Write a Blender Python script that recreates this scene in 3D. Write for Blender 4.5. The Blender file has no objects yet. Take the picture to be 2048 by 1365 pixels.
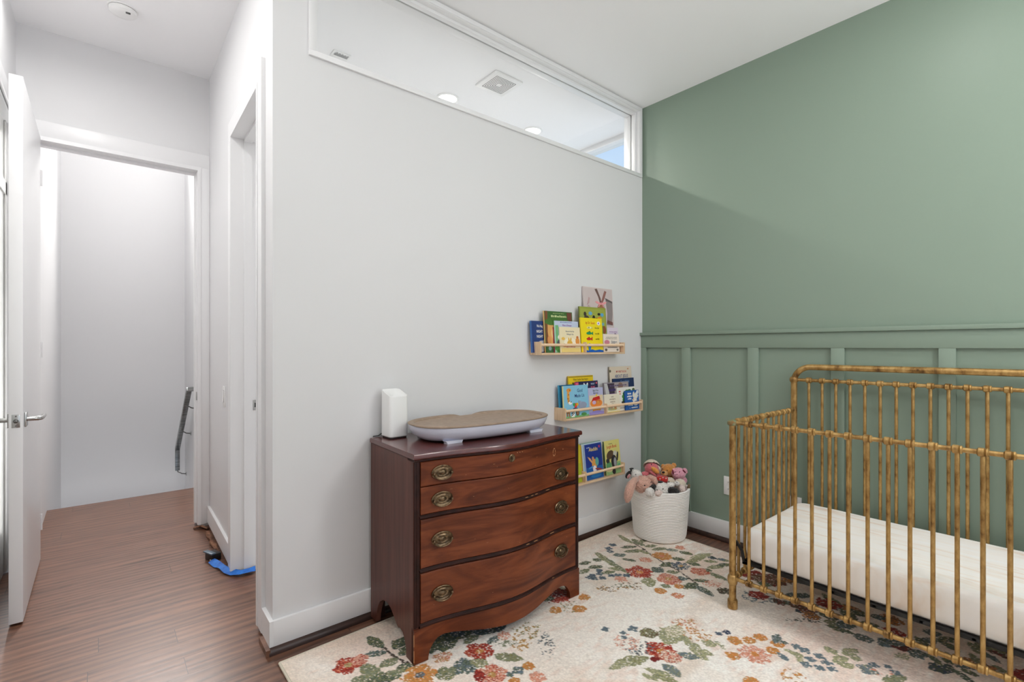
import bpy, bmesh, math, random
import numpy as np
from mathutils import Vector, Matrix, noise
random.seed(7)
PI = math.pi
SC = bpy.context.scene
COL = SC.collection

# ------------------------------------------------------------------ surveyed camera (metres; camera stands at x=0,y=0)
F, CX, HY, CAMH = 983.0, 1024.0, 693.5, 1.22
YAW = math.radians(40.0)
FW = (math.sin(YAW), math.cos(YAW)); RT = (math.cos(YAW), -math.sin(YAW))
WY, GX, CZ = 2.12, 3.01, 2.943          # white wall plane, green wall plane, ceiling
RUGZ = 0.012
def ray(px, py):
    s = (px - CX) / F
    return (FW[0] + RT[0]*s, FW[1] + RT[1]*s, (HY - py) / F)
def on_z(px, py, z):
    r = ray(px, py); t = (z - CAMH) / r[2]; return Vector((r[0]*t, r[1]*t, z))
def on_y(px, py, y):
    r = ray(px, py); t = y / r[1]; return Vector((r[0]*t, y, CAMH + r[2]*t))
def at_d(px, py, d):
    r = ray(px, py); return Vector((r[0]*d, r[1]*d, CAMH + r[2]*d))

# ------------------------------------------------------------------ materials
def lin(c):
    return tuple(((v/255)/12.92 if v/255 <= .04045 else ((v/255+.055)/1.055)**2.4) for v in c)
MATS = {}
def mat(name, col, rough=.5, metal=0., coat=0., sheen=0., spec=.5, srgb=True, emit=0.):
    if name in MATS: return MATS[name]
    m = bpy.data.materials.new(name); m.use_nodes = True
    b = m.node_tree.nodes['Principled BSDF']
    c = lin(col) if srgb else col
    b.inputs['Base Color'].default_value = (*c, 1); b.inputs['Roughness'].default_value = rough
    b.inputs['Metallic'].default_value = metal; b.inputs['Coat Weight'].default_value = coat
    b.inputs['Coat Roughness'].default_value = .15
    b.inputs['Sheen Weight'].default_value = sheen; b.inputs['Specular IOR Level'].default_value = spec
    if emit:
        b.inputs['Emission Color'].default_value = (*c, 1); b.inputs['Emission Strength'].default_value = emit
    MATS[name] = m
    return m
class N:
    """tiny node helper"""
    def __init__(s, m): s.t = m.node_tree; s.n = s.t.nodes; s.b = s.n['Principled BSDF']
    def add(s, typ, **kw):
        x = s.n.new(typ)
        for k, v in kw.items():
            if k in x.inputs: x.inputs[k].default_value = v
            else: setattr(x, k, v)
        return x
    def link(s, a, b): s.t.links.new(a, b)
    def coords(s, scale=(1,1,1), rot=(0,0,0)):
        tc = s.add('ShaderNodeTexCoord'); mp = s.add('ShaderNodeMapping')
        mp.inputs['Scale'].default_value = scale; mp.inputs['Rotation'].default_value = rot
        s.link(tc.outputs['Object'], mp.inputs['Vector']); return mp.outputs['Vector']
    def ramp(s, fac, stops):
        r = s.add('ShaderNodeValToRGB'); e = r.color_ramp.elements
        while len(e) < len(stops): e.new(.5)
        for el, (p, c) in zip(e, stops): el.position = p; el.color = (*lin(c), 1)
        s.link(fac, r.inputs['Fac']); return r.outputs['Color']
    def bump(s, h, strength=.2, dist=.002):
        bp = s.add('ShaderNodeBump'); bp.inputs['Strength'].default_value = strength; bp.inputs['Distance'].default_value = dist
        s.link(h, bp.inputs['Height']); s.link(bp.outputs['Normal'], s.b.inputs['Normal'])
def noisy(name, stops, scale=(5,5,5), nscale=1., detail=6., rough=.5, metal=0., coat=0., sheen=0., bump=0., bdist=.002, distortion=0., rrough=.55, spec=.5):
    if name in MATS: return MATS[name]
    m = mat(name, stops[0][1], rough, metal, coat, sheen, spec); k = N(m)
    v = k.coords(scale)
    n = k.add('ShaderNodeTexNoise', Scale=nscale, Detail=detail, Roughness=rrough, Distortion=distortion)
    k.link(v, n.inputs['Vector'])
    k.link(k.ramp(n.outputs['Fac'], stops), k.b.inputs['Base Color'])
    if bump: k.bump(n.outputs['Fac'], bump, bdist)
    return m

def wall_paint(name, col, rough=.55):
    m = mat(name, col, rough, spec=.35); k = N(m)
    v = k.coords((1,1,1)); n = k.add('ShaderNodeTexNoise', Scale=260., Detail=3.); k.link(v, n.inputs['Vector'])
    k.bump(n.outputs['Fac'], .05, .0006); return m
M_WALL = wall_paint('white_wall_paint', (224,224,225))
M_CEIL = wall_paint('ceiling_paint', (246,246,247), .8)
M_TRIM = mat('white_trim_paint', (234,234,235), .32)
M_GREEN = wall_paint('sage_green_paint', (134,151,136), .42)

def floor_mat():
    m = mat('oak_floor', (90,55,42), .34, spec=.5, coat=.15); k = N(m)
    v0 = k.coords((1,1,1), (0,0,0))
    sx = k.add('ShaderNodeSeparateXYZ'); k.link(v0, sx.inputs[0])
    dv = k.add('ShaderNodeMath', operation='DIVIDE'); dv.inputs[1].default_value = .128; k.link(sx.outputs['Y'], dv.inputs[0])
    fl = k.add('ShaderNodeMath', operation='FLOOR'); k.link(dv.outputs[0], fl.inputs[0])
    wn = k.add('ShaderNodeTexWhiteNoise', noise_dimensions='1D'); k.link(fl.outputs[0], wn.inputs['W'])
    ml = k.add('ShaderNodeMath', operation='MULTIPLY_ADD'); ml.inputs[1].default_value = 1.45; k.link(wn.outputs['Value'], ml.inputs[0]); k.link(sx.outputs['X'], ml.inputs[2])
    cb = k.add('ShaderNodeCombineXYZ'); k.link(ml.outputs[0], cb.inputs[0]); k.link(sx.outputs['Y'], cb.inputs[1]); v = cb.outputs[0]
    br = k.add('ShaderNodeTexBrick', offset=0., offset_frequency=2, squash=1.0)
    for key, val in (('Scale',1.),('Mortar Size',.0010),('Mortar Smooth',.2),('Bias',0.),('Brick Width',1.45),('Row Height',.128)):
        br.inputs[key].default_value = val
    br.inputs['Color1'].default_value = (.25,.25,.25,1); br.inputs['Color2'].default_value = (.75,.75,.75,1); br.inputs['Mortar'].default_value = (0,0,0,1)
    k.link(v, br.inputs['Vector'])
    # per-plank offset for grain
    mp = k.add('ShaderNodeMapping'); mp.inputs['Scale'].default_value = (1.5, 11, 1); k.link(v, mp.inputs['Vector'])
    ad = k.add('ShaderNodeVectorMath', operation='ADD'); k.link(mp.outputs['Vector'], ad.inputs[0])
    sc = k.add('ShaderNodeVectorMath', operation='SCALE'); sc.inputs['Scale'].default_value = 17.; k.link(br.outputs['Color'], sc.inputs[0]); k.link(sc.outputs[0], ad.inputs[1])
    n = k.add('ShaderNodeTexNoise', Scale=1.5, Detail=9., Roughness=.68, Distortion=2.4); k.link(ad.outputs[0], n.inputs['Vector'])
    mp2 = k.add('ShaderNodeMapping'); mp2.inputs['Scale'].default_value = (.9, 6.5, 1); k.link(v, mp2.inputs['Vector'])
    ad2 = k.add('ShaderNodeVectorMath', operation='ADD'); k.link(mp2.outputs['Vector'], ad2.inputs[0]); k.link(sc.outputs[0], ad2.inputs[1])
    w = k.add('ShaderNodeTexWave', wave_type='BANDS', bands_direction='Y'); w.inputs['Scale'].default_value = 1.1; w.inputs['Distortion'].default_value = 12.; w.inputs['Detail'].default_value = 3.; w.inputs['Detail Scale'].default_value = .8
    k.link(ad2.outputs[0], w.inputs['Vector'])
    mx = k.add('ShaderNodeMix', data_type='FLOAT'); mx.inputs[0].default_value = .22
    k.link(n.outputs['Fac'], mx.inputs[2]); k.link(w.outputs['Fac'], mx.inputs[3])
    c = k.ramp(mx.outputs[0], [(.25,(66,40,28)),(.40,(102,67,49)),(.55,(122,83,63)),(.8,(142,102,79))])
    # plank tone shift
    hs = k.add('ShaderNodeMix', data_type='RGBA', blend_type='MULTIPLY'); hs.inputs[0].default_value = .35
    k.link(c, hs.inputs[6]); k.link(br.outputs['Color'], hs.inputs[7])
    mo = k.add('ShaderNodeMix', data_type='RGBA'); k.link(br.outputs['Fac'], mo.inputs[0]); k.link(hs.outputs[2], mo.inputs[6]); mo.inputs[7].default_value = (.012,.007,.005,1)
    k.link(mo.outputs[2], k.b.inputs['Base Color'])
    k.bump(mx.outputs[0], .25, .0012)
    return m
M_FLOOR = floor_mat()
M_SHOE = noisy('dark_shoe_moulding_wood', [(.3,(34,20,15)),(.7,(66,40,30))], (6,60,60), 1., rough=.4)
M_MAHOG = noisy('mahogany_side', [(.3,(66,32,24)),(.55,(88,46,35)),(.8,(106,60,46))], (60,60,2.2), 1., 5, rough=.42, coat=.1, spec=.35, distortion=.4)
def mahog_front():
    m = mat('mahogany_figured_front', (95,45,22), .38, coat=.05, spec=.25); k = N(m)
    v = k.coords((1.5,1.5,7))
    n = k.add('ShaderNodeTexNoise', Scale=1.5, Detail=4., Roughness=.5, Distortion=2.2); k.link(v, n.inputs['Vector'])
    v2 = k.coords((7,7,80)); n2 = k.add('ShaderNodeTexNoise', Scale=1., Detail=8., Roughness=.65, Distortion=1.); k.link(v2, n2.inputs['Vector'])
    mx = k.add('ShaderNodeMix', data_type='FLOAT'); mx.inputs[0].default_value = .225; k.link(n.outputs['Fac'], mx.inputs[2]); k.link(n2.outputs['Fac'], mx.inputs[3])
    k.link(k.ramp(mx.outputs[0], [(.26,(62,27,15)),(.43,(92,43,22)),(.56,(116,58,31)),(.78,(138,76,42))]), k.b.inputs['Base Color'])
    return m
M_MFRONT = mahog_front()
M_MTOP = noisy('mahogany_top', [(.3,(66,27,23)),(.6,(94,42,35)),(.85,(112,54,44))], (3,60,60), 1., 5, rough=.2, coat=.35, distortion=.5)
M_MDARK = noisy('mahogany_dark_moulding', [(.3,(34,16,13)),(.7,(58,29,24))], (20,20,20), 1., 4, rough=.5, coat=0., spec=.22)
M_CHIP = mat('bare_worn_wood', (190,140,98), .7)
M_BRASS = noisy('antique_brass', [(.3,(66,54,42)),(.6,(122,102,78)),(.8,(158,136,104))], (90,90,90), 1., 4, rough=.34, metal=.9)
M_GOLD = noisy('antique_gold_paint', [(.30,(86,58,30)),(.43,(150,114,62)),(.57,(182,146,88)),(.8,(208,178,124))], (30,30,16), 1., 5, rough=.36, metal=.5, rrough=.6)
M_GOLDP = noisy('verdigris_gold', [(.35,(140,104,60)),(.6,(120,140,110))], (60,60,60), 1., 3, rough=.5, metal=.4)
M_PINE = noisy('light_pine', [(.3,(205,170,132)),(.6,(228,198,163)),(.8,(236,211,180))], (60,60,4), 1., 5, rough=.55, distortion=.6)
M_PINEX = noisy('light_pine_long', [(.3,(208,174,138)),(.6,(228,198,163)),(.8,(236,211,180))], (4,60,60), 1., 5, rough=.55, distortion=.6)
M_BEAD = mat('natural_wood_bead', (236,206,172), .5)
M_CHROME = mat('satin_chrome', (190,190,188), .22, 1.)
M_CHROMED = mat('dark_chrome', (120,120,118), .28, 1.)
M_STEEL = noisy('brushed_steel_rail', [(.3,(110,112,112)),(.7,(160,162,162))], (8,8,90), 1., 4, rough=.3, metal=1.)
M_BLACK = mat('black_plastic', (22,22,23), .45)
M_PLASTIC = mat('white_plastic', (238,238,237), .3)
M_PAGE = mat('book_pages', (236,230,216), .8)

# ------------------------------------------------------------------ mesh helpers
class MB:
    def __init__(s): s.bm = bmesh.new(); s.mats = []
    def mi(s, m):
        if m not in s.mats: s.mats.append(m)
        return s.mats.index(m)
    def take(s, bm, m, mx=None):
        if mx is not None: bmesh.ops.transform(bm, matrix=mx, verts=bm.verts)
        i = s.mi(m)
        for f in bm.faces: f.material_index = i
        me = bpy.data.meshes.new('tmp'); bm.to_mesh(me); bm.free(); s.bm.from_mesh(me); bpy.data.meshes.remove(me)
    def box(s, m, x0, x1, y0, y1, z0, z1, bev=0., seg=2, mx=None):
        b = bmesh.new(); bmesh.ops.create_cube(b, size=1)
        for v in b.verts:
            v.co = Vector((x0 if v.co.x < 0 else x1, y0 if v.co.y < 0 else y1, z0 if v.co.z < 0 else z1))
        if bev > 0: bmesh.ops.bevel(b, geom=list(b.edges), offset=bev, segments=seg, affect='EDGES', profile=.5)
        s.take(b, m, mx)
    def prism(s, m, poly, axis, a0, a1, bev=0., mx=None):
        """polygon in the two other axes, extruded along axis between a0 and a1"""
        b = bmesh.new()
        def P(u, v, a): return {'x': (a,u,v), 'y': (u,a,v), 'z': (u,v,a)}[axis]
        A = [b.verts.new(P(u,v,a0)) for u,v in poly]; B = [b.verts.new(P(u,v,a1)) for u,v in poly]
        n = len(poly)
        b.faces.new(A); b.faces.new(list(reversed(B)))
        for i in range(n): b.faces.new((A[i], B[i], B[(i+1)%n], A[(i+1)%n]))
        bmesh.ops.recalc_face_normals(b, faces=b.faces)
        if bev > 0: bmesh.ops.bevel(b, geom=list(b.edges), offset=bev, segments=2, affect='EDGES')
        s.take(b, m, mx)
    def loft(s, m, rings, closed=True, caps=True, mx=None):
        b = bmesh.new(); R = [[b.verts.new(p) for p in r] for r in rings]; n = len(rings[0])
        for a, c in zip(R, R[1:]):
            for i in range(n if closed else n-1): b.faces.new((a[i], a[(i+1)%n], c[(i+1)%n], c[i]))
        if caps and closed:
            b.faces.new(list(reversed(R[0]))); b.faces.new(R[-1])
        bmesh.ops.recalc_face_normals(b, faces=b.faces)
        s.take(b, m, mx)
    def tube(s, m, pts, r, seg=12, mx=None):
        pts = [Vector(p) for p in pts]; n = len(pts); rr = r if isinstance(r, (list,tuple)) else [r]*n
        T = [(pts[min(i+1,n-1)] - pts[max(i-1,0)]).normalized() for i in range(n)]
        u = T[0].orthogonal().normalized(); rings = []
        for i in range(n):
            u = (u - T[i]*u.dot(T[i])).normalized(); w = T[i].cross(u)
            rings.append([pts[i] + (u*math.cos(2*PI*k/seg) + w*math.sin(2*PI*k/seg))*rr[i] for k in range(seg)])
        s.loft(m, rings, mx=mx)
    def lathe(s, m, prof, seg=24, mx=None, caps=True):
        rings = [[Vector((r*math.cos(2*PI*k/seg), r*math.sin(2*PI*k/seg), z)) for k in range(seg)] for r, z in prof]
        s.loft(m, rings, caps=caps, mx=mx)
    def ball(s, m, c, r, sub=3, fuzz=0., fs=40., mx=None, rot=None, lump=0.):
        b = bmesh.new(); bmesh.ops.create_icosphere(b, subdivisions=sub, radius=1.)
        r = (r,r,r) if not isinstance(r, (tuple,list)) else r
        c = Vector(c)
        for v in b.verts:
            d = v.co.copy(); p = Vector((d.x*r[0], d.y*r[1], d.z*r[2]))
            if rot is not None: p = rot @ p
            if fuzz or lump:
                q = (p + c)
                p += (rot @ d if rot is not None else d) * (fuzz*noise.noise(q*fs) + fuzz*.7*noise.noise(q*fs*2.3) + lump*noise.noise(q*14))
            v.co = p + c
        s.take(b, m, mx)
    def build(s, name, parent=None, smooth=35, loc=None):
        me = bpy.data.meshes.new(name); s.bm.to_mesh(me); s.bm.free()
        for m in s.mats: me.materials.append(m)
        if smooth:
            me.polygons.foreach_set('use_smooth', [True]*len(me.polygons))
            me.set_sharp_from_angle(angle=math.radians(smooth))
        o = bpy.data.objects.new(name, me); COL.objects.link(o)
        if parent is not None:
            o.parent = parent
            if parent.type == 'EMPTY' and parent.get('measured'): o.matrix_parent_inverse = Matrix.Translation(-parent.location)
        if loc is not None: o.location = loc
        return o
def axis_mx(p, d, up=None):
    """matrix taking local z to direction d, origin p"""
    d = Vector(d).normalized(); q = Vector((0,0,1)).rotation_difference(d)
    return Matrix.Translation(Vector(p)) @ q.to_matrix().to_4x4()
def tag(o, label, cat, group=None, kind=None):
    o['label'] = label; o['category'] = cat
    if group: o['group'] = group
    if kind: o['kind'] = kind
    return o
def thing(name, label, cat, loc=(0,0,0), rz=0., group=None):
    o = bpy.data.objects.new(name, None); o.empty_display_size = .05; COL.objects.link(o)
    o.location = loc; o.rotation_euler = (0,0,rz); return tag(o, label, cat, group)
def struct(o, label=None, cat=None):
    o['kind'] = 'structure'
    if label: o['label'] = label
    if cat: o['category'] = cat
    return o
def dup(o, parent=None, loc=None):
    c = o.copy(); COL.objects.link(c)
    if parent is not None: c.parent = parent
    if loc is not None: c.location = loc
    return c

# ================================================================== ROOM SHELL
HT = 3.14
def vx(y): return .53 + .025*(y - WY)          # vestibule side wall runs very slightly out of square
FY = 3.90; OX = 3.233
def S(name, mb, label, cat, smooth=35): return struct(mb.build(name, smooth=smooth), label, cat)

mb = MB(); mb.box(M_FLOOR, -.6, 3.2, -2.0, 5.02, -.05, 0.); S('floor', mb, 'dark brown oak plank floor running through the door into the hall', 'floor')
mb = MB(); mb.box(mat('white_tile',(226,226,224),.35), .66, OX, WY+.12, 3.78, -.01, .004); S('floor_tile', mb, 'white tile floor of next room', 'floor')
mb = MB()
mb.box(M_CEIL, -.5, 3.2, -2.0, WY, CZ, CZ+.12)
mb.box(M_CEIL, .66, OX+.1, WY, 3.9, CZ, CZ+.12)
mb.prism(M_CEIL, [(WY,CZ),(WY,CZ+.22),(4.02,CZ+.22),(4.02,CZ+.106)], 'x', -.5, .66)
mb.box(M_CEIL, -.5, .95, 4.02, 7.0, 4.6, 4.7)
S('ceiling', mb, 'smooth white ceiling', 'ceiling')

# white wall with the long transom opening
TX0, TX1, TZ0, TZ1 = .69, 2.972, 2.458, 2.915
mb = MB()
mb.box(M_WALL, .65, GX, WY, WY+.12, 0, TZ0)
mb.box(M_WALL, .65, TX0, WY, WY+.12, TZ0, HT)
mb.box(M_WALL, TX1, GX, WY, WY+.12, TZ0, HT)
mb.box(M_WALL, TX0, TX1, WY, WY+.12, TZ1, HT)
S('wall_back', mb, 'white wall behind the dresser with long glazed opening at its top', 'wall')
mb = MB(); mb.box(M_GREEN, GX, GX+.12, -2.0, WY, 0, HT); S('wall_right', mb, 'sage green wall behind the crib', 'wall')
# bathroom outer wall (same line as green wall) with window
BW = (2.262, 3.45, 1.35, 2.905)
mb = MB()
mb.box(M_WALL, OX, OX+.12, WY+.12, BW[0], 0, HT); mb.box(M_WALL, OX, OX+.12, BW[1], 3.9, 0, HT)
mb.box(M_WALL, OX, OX+.12, BW[0], BW[1], 0, BW[2]); mb.box(M_WALL, OX, OX+.12, BW[0], BW[1], BW[3], HT)
mb.box(M_WALL, GX, OX+.12, WY, WY+.12, 0, HT)
S('wall_outer', mb, 'white outer wall of next room seen through the glazed opening', 'wall')
mb = MB(); mb.box(M_WALL, .70, OX, 3.78, 3.9, 0, HT); S('wall_bathroom', mb, 'white far wall of next room', 'wall')
# vestibule side wall with bathroom doorway
OY0, OY1, OZ = 2.335, 2.965, 2.352
def plan(mb, m, y0, y1, z0, z1, d0=0., d1=.12):
    mb.prism(m, [(vx(y0)+d0,y0),(vx(y1)+d0,y1),(vx(y1)+d1,y1),(vx(y0)+d1,y0)], 'z', z0, z1)
mb = MB(); mb.prism(M_WALL, [(vx(WY),WY),(vx(OY0),OY0),(.66,OY0),(.66,WY+.12),(.65,WY+.12),(.65,WY)], 'z', 0, HT); plan(mb, M_WALL, OY1, FY, 0, HT); plan(mb, M_WALL, OY0, OY1, OZ, HT)
S('wall_side', mb, 'white entry wall with a side doorway and light switch', 'wall')
# wall with bedroom door
DX0, DX1, DZ = -.288, .522, 2.42
mb = MB()
mb.box(M_WALL, -.5, DX0, FY, FY+.12, 0, HT); mb.box(M_WALL, DX1, .95, FY, FY+.12, 0, HT); mb.box(M_WALL, DX0, DX1, FY, FY+.12, DZ, HT); mb.box(M_WALL, -.5, .95, FY+.02, FY+.12, HT, 4.65)
S('wall_far', mb, 'white wall holding the open bedroom doorway', 'wall')
LX = -.36
mb = MB()
mb.box(M_WALL, LX-.12, LX, -2.0, 2.5, 0, HT); mb.box(M_WALL, LX-.12, LX, 3.80, FY, 0, HT); mb.box(M_WALL, LX-.12, LX, 2.5, 3.80, 2.44, HT)
S('wall_left', mb, 'white wall on the left with a closet opening', 'wall')
# front wall behind the camera with a wide window
mb = MB()
mb.box(M_WALL, -.5, .35, -2.0, -1.88, 0, HT); mb.box(M_WALL, 2.75, GX, -2.0, -1.88, 0, HT)
mb.box(M_WALL, .35, 2.75, -2.0, -1.88, 0, .35); mb.box(M_WALL, .35, 2.75, -2.0, -1.88, 2.15, HT)
S('wall_front', mb, 'white wall with wide window behind the viewer', 'wall')
# stair hall
HRX, HLX, HFY = .75, -.30, 6.75
mb = MB(); mb.box(M_WALL, HRX, HRX+.12, FY+.12, HFY, -2.2, 4.65); S('wall_hall_right', mb, 'white stair hall wall carrying the metal handrail', 'wall')
mb = MB(); mb.box(M_WALL, HLX-.12, HLX, FY+.12, HFY, -2.2, 4.65); S('wall_hall_left', mb, 'white left wall of the stair hall', 'wall')
mb = MB(); mb.box(M_WALL, HLX-.12, HRX+.12, HFY, HFY+.12, -2.2, 4.65); S('wall_hall_far', mb, 'tall white wall across the stairwell', 'wall')
mb = MB()
for i in range(6): mb.box(M_FLOOR, HLX, HRX, 5.02+.27*i, 5.29+.27*i, -.19*(i+1)-.04, -.19*(i+1))
mb.box(M_FLOOR, HLX, HRX, 5.0, HFY, -2.2, -2.1)
S('floor_stair', mb, 'brown stair treads dropping away beyond the hall floor', 'floor')

# ---- baseboards and shoe moulding
def shoe(r=.018): return [(0,0),(r,0),(r*.92,r*.45),(r*.65,r*.8),(r*.3,r),(0,r*1.1)]
BT, BH = .015, .127
mb = MB(); mb.box(M_TRIM, vx(WY)-.002, GX, WY-BT, WY, .024, BH, .002); S('baseboard_back', mb, 'white baseboard under the white wall', 'baseboard')
mb = MB(); mb.prism(M_SHOE, [(WY-u-BT, v) for u, v in [(0,0),(.018,0),(.017,.012),(.012,.02),(.004,.025),(0,.026)]], 'x', vx(WY)-.02, GX)
S('trim_1', mb, 'dark brown shoe moulding along the foot of the white wall', 'moulding')
mb = MB(); mb.box(M_TRIM, GX-BT, GX, -1.88, WY-BT, .024, BH, .002); S('baseboard_right', mb, 'white baseboard under the green wall', 'baseboard')
mb = MB(); mb.prism(M_SHOE, [(GX-BT-u, v) for u, v in [(0,0),(.018,0),(.017,.012),(.012,.02),(.004,.025),(0,.026)]], 'y', -1.88, WY-BT)
S('trim_2', mb, 'dark brown shoe moulding along the foot of the green wall', 'moulding')
mb = MB(); plan(mb, M_TRIM, WY-BT, 2.245, .024, BH, -BT, 0.); S('baseboard_return', mb, 'short white baseboard on the wall end', 'baseboard')
mb = MB(); plan(mb, noisy('bare_shoe_wood',[(.3,(92,60,44)),(.7,(140,100,78))],(20,20,20)), WY-BT-.016, 2.215, 0., .026, -BT-.016, -BT); S('trim_3', mb, 'short brown shoe moulding on the wall end', 'moulding')
mb = MB(); plan(mb, M_TRIM, 3.06, FY-.017, .03, .137, -BT, 0.); S('baseboard_side', mb, 'white baseboard below the light switch', 'baseboard')

# ---- green wainscot
mb = MB()
mb.box(M_GREEN, GX-.034, GX, -1.88, WY-.001, 1.298, 1.319, .0015)
S('trim_4', mb, 'thin green ledge capping the panelling', 'moulding')
mb = MB(); mb.box(M_GREEN, GX-.019, GX, -1.88, WY-.001, 1.212, 1.2975, .0012); S('trim_5', mb, 'wide green board under the ledge', 'moulding')
k = 6
for y1, y0 in ((2.119,2.078),(1.796,1.734),(1.357,1.295),(.917,.855),(.477,.416),(.037,-.024),(-.403,-.464),(-.843,-.904),(-1.283,-1.344)):
    mb = MB(); mb.box(M_GREEN, GX-.018, GX, y0, y1, BH, 1.212, .0012); S('trim_%d' % k, mb, 'upright green batten on the green wall', 'moulding'); k += 1

# ---- door casings
def casing_far():
    mb = MB(); t = .016
    mb.box(M_TRIM, DX1, vx(FY)-.001, FY-t, FY, .02, DZ+.09, .002)
    mb.box(M_TRIM, LX, DX0, FY-t, FY, .0, DZ+.09, .002)
    mb.box(M_TRIM, LX, vx(FY)-.001, FY-t-.001, FY, DZ+.004, DZ+.095, .002)
    # jamb lining and stop
    mb.box(M_TRIM, DX1-.018, DX1+.002, FY-t-.004, FY+.13, .02, DZ); mb.box(M_TRIM, DX0-.002, DX0+.018, FY-t-.004, FY+.13, 0, DZ)
    mb.box(M_TRIM, DX0-.002, DX1+.0025, FY-t-.0045, FY+.13, DZ-.018, DZ+.0045)
    mb.box(M_TRIM, DX1-.028, DX1-.016, FY+.045, FY+.085, .02, DZ-.017); mb.box(M_TRIM, DX0+.01, DX1-.0282, FY+.0452, FY+.0848, DZ-.03, DZ-.017)
    return mb
S('trim_20', casing_far(), 'white casing around the bedroom doorway', 'door frame')
mb = MB(); t = .016
plan(mb, M_TRIM, 2.245, OY0, .02, OZ, -t, 0); plan(mb, M_TRIM, OY1, 3.055, .022, OZ, -t, 0); plan(mb, M_TRIM, 2.2452, 3.0548, OZ+.0003, 2.432, -t, 0)
plan(mb, M_TRIM, OY1-.001, OY1+.02, .022, OZ, -t-.003, .125); plan(mb, M_TRIM, OY0-.02, OY0+.001, .02, OZ, -t-.003, .125); plan(mb, M_TRIM, OY0, OY1, OZ-.015, OZ+.004, -t-.003, .125)
plan(mb, M_TRIM, OY1-.013, OY1, .022, OZ-.014, .045, .085); plan(mb, M_TRIM, OY0, OY1, OZ-.028, OZ-.014, .045, .085)
S('trim_21', mb, 'white casing around the side doorway beside the dresser wall', 'door frame')

# ---- strike plates are their own small fittings
def strike(name, p, rz, label):
    t = thing(name, label, 'strike plate', p, rz)
    mb = MB(); mb.box(M_CHROME, -.015, .015, 0, .002, -.028, .028, .0008); mb.build('plate', t)
    mb = MB(); mb.box(M_BLACK, -.007, .006, -.0004, .001, -.012, .012); mb.build('latch_hole', t)
    mb = MB(); mb.lathe(M_CHROMED, [(.003,-.0012),(.003,.001)], 10, axis_mx((0,0,.02),(0,1,0))); mb.build('screw', t)
    mb = MB(); mb.lathe(M_CHROMED, [(.003,-.0012),(.003,.001)], 10, axis_mx((0,0,-.02),(0,1,0))); mb.build('screw', t)
strike('strike_plate', (vx(OY1)+.105, OY1-.003, .90), 0, 'satin metal strike plate on the side doorway jamb')
strike('strike_plate', (DX1-.0195, FY+.02, .885), PI/2, 'slim metal strike plate on the bedroom doorway jamb')

# ---- transom window
M_GLASS = bpy.data.materials.new('clear_glass'); M_GLASS.use_nodes = True
nt = M_GLASS.node_tree; nt.nodes.clear()
o_ = nt.nodes.new('ShaderNodeOutputMaterial'); mx_ = nt.nodes.new('ShaderNodeMixShader'); tr_ = nt.nodes.new('ShaderNodeBsdfTransparent'); gl_ = nt.nodes.new('ShaderNodeBsdfGlossy');
gl_.inputs['Roughness'].default_value = .02; tr_.inputs['Color'].default_value = (.97,.975,.97,1)
mx_.inputs[0].default_value = .035; nt.links.new(tr_.outputs[0], mx_.inputs[1]); nt.links.new(gl_.outputs[0], mx_.inputs[2]); nt.links.new(mx_.outputs[0], o_.inputs[0])
def frame_bm(m, x0, x1, z0, z1, w, y0, y1, bev=.0015):
    mb = MB()
    mb.box(m, x0, x1, y0, y1, z0, z0+w, bev); mb.box(m, x0, x1, y0, y1, z1-w, z1, bev)
    mb.box(m, x0, x0+w, y0, y1, z0+w, z1-w, bev); mb.box(m, x1-w, x1, y0, y1, z0+w, z1-w, bev)
    return mb
w1 = frame_bm(M_TRIM, TX0-.022, TX1+.024, TZ0-.02, TZ1+.022, .024, WY-.012, WY).build('window_1')
struct(w1, 'long interior window at the top of the white wall', 'window')
frame_bm(M_TRIM, TX0, TX1, TZ0, TZ1, .006, WY-.008, WY+.128).build('lining', w1)
frame_bm(M_TRIM, TX0+.006, TX1-.006, TZ0+.006, TZ1-.006, .016, WY+.02, WY+.05).build('glazing_bead', w1)
frame_bm(M_TRIM, TX0+.006, TX1-.006, TZ0+.006, TZ1-.006, .016, WY+.06, WY+.1).build('glazing_bead', w1)
mb = MB(); mb.box(M_GLASS, TX0+.012, TX1-.012, WY+.052, WY+.058, TZ0+.012, TZ1-.012); mb.build('pane', w1)
# bathroom window
mb = MB()
Y0, Y1, Z0, Z1 = BW
for (a,b,c,d) in ((Y0,Y1,Z0,Z0+.045),(Y0,Y1,Z1-.008,Z1),(Y0,Y0+.02,Z0,Z1),(Y1-.04,Y1,Z0,Z1)): mb.box(M_TRIM, OX-.004, OX+.1, a, b, c, d, .002)
w2 = S('window_2', mb, 'window of next room showing blue sky', 'window')
mb = MB(); mb.box(M_GLASS, OX+.05, OX+.056, Y0+.02, Y1-.04, Z0+.045, Z1-.008); mb.build('pane', w2)
# window behind the viewer
mb = frame_bm(M_TRIM, .35, 2.75, .35, 2.15, .06, -1.99, -1.86); mb.box(M_TRIM, 1.52, 1.58, -1.96, -1.9, .41, 2.09)
w3 = S('window_3', mb, 'wide window behind the viewer', 'window')
mb = MB(); mb.box(M_GLASS, .41, 2.69, -1.935, -1.93, .41, 2.09); mb.build('pane', w3)

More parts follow.
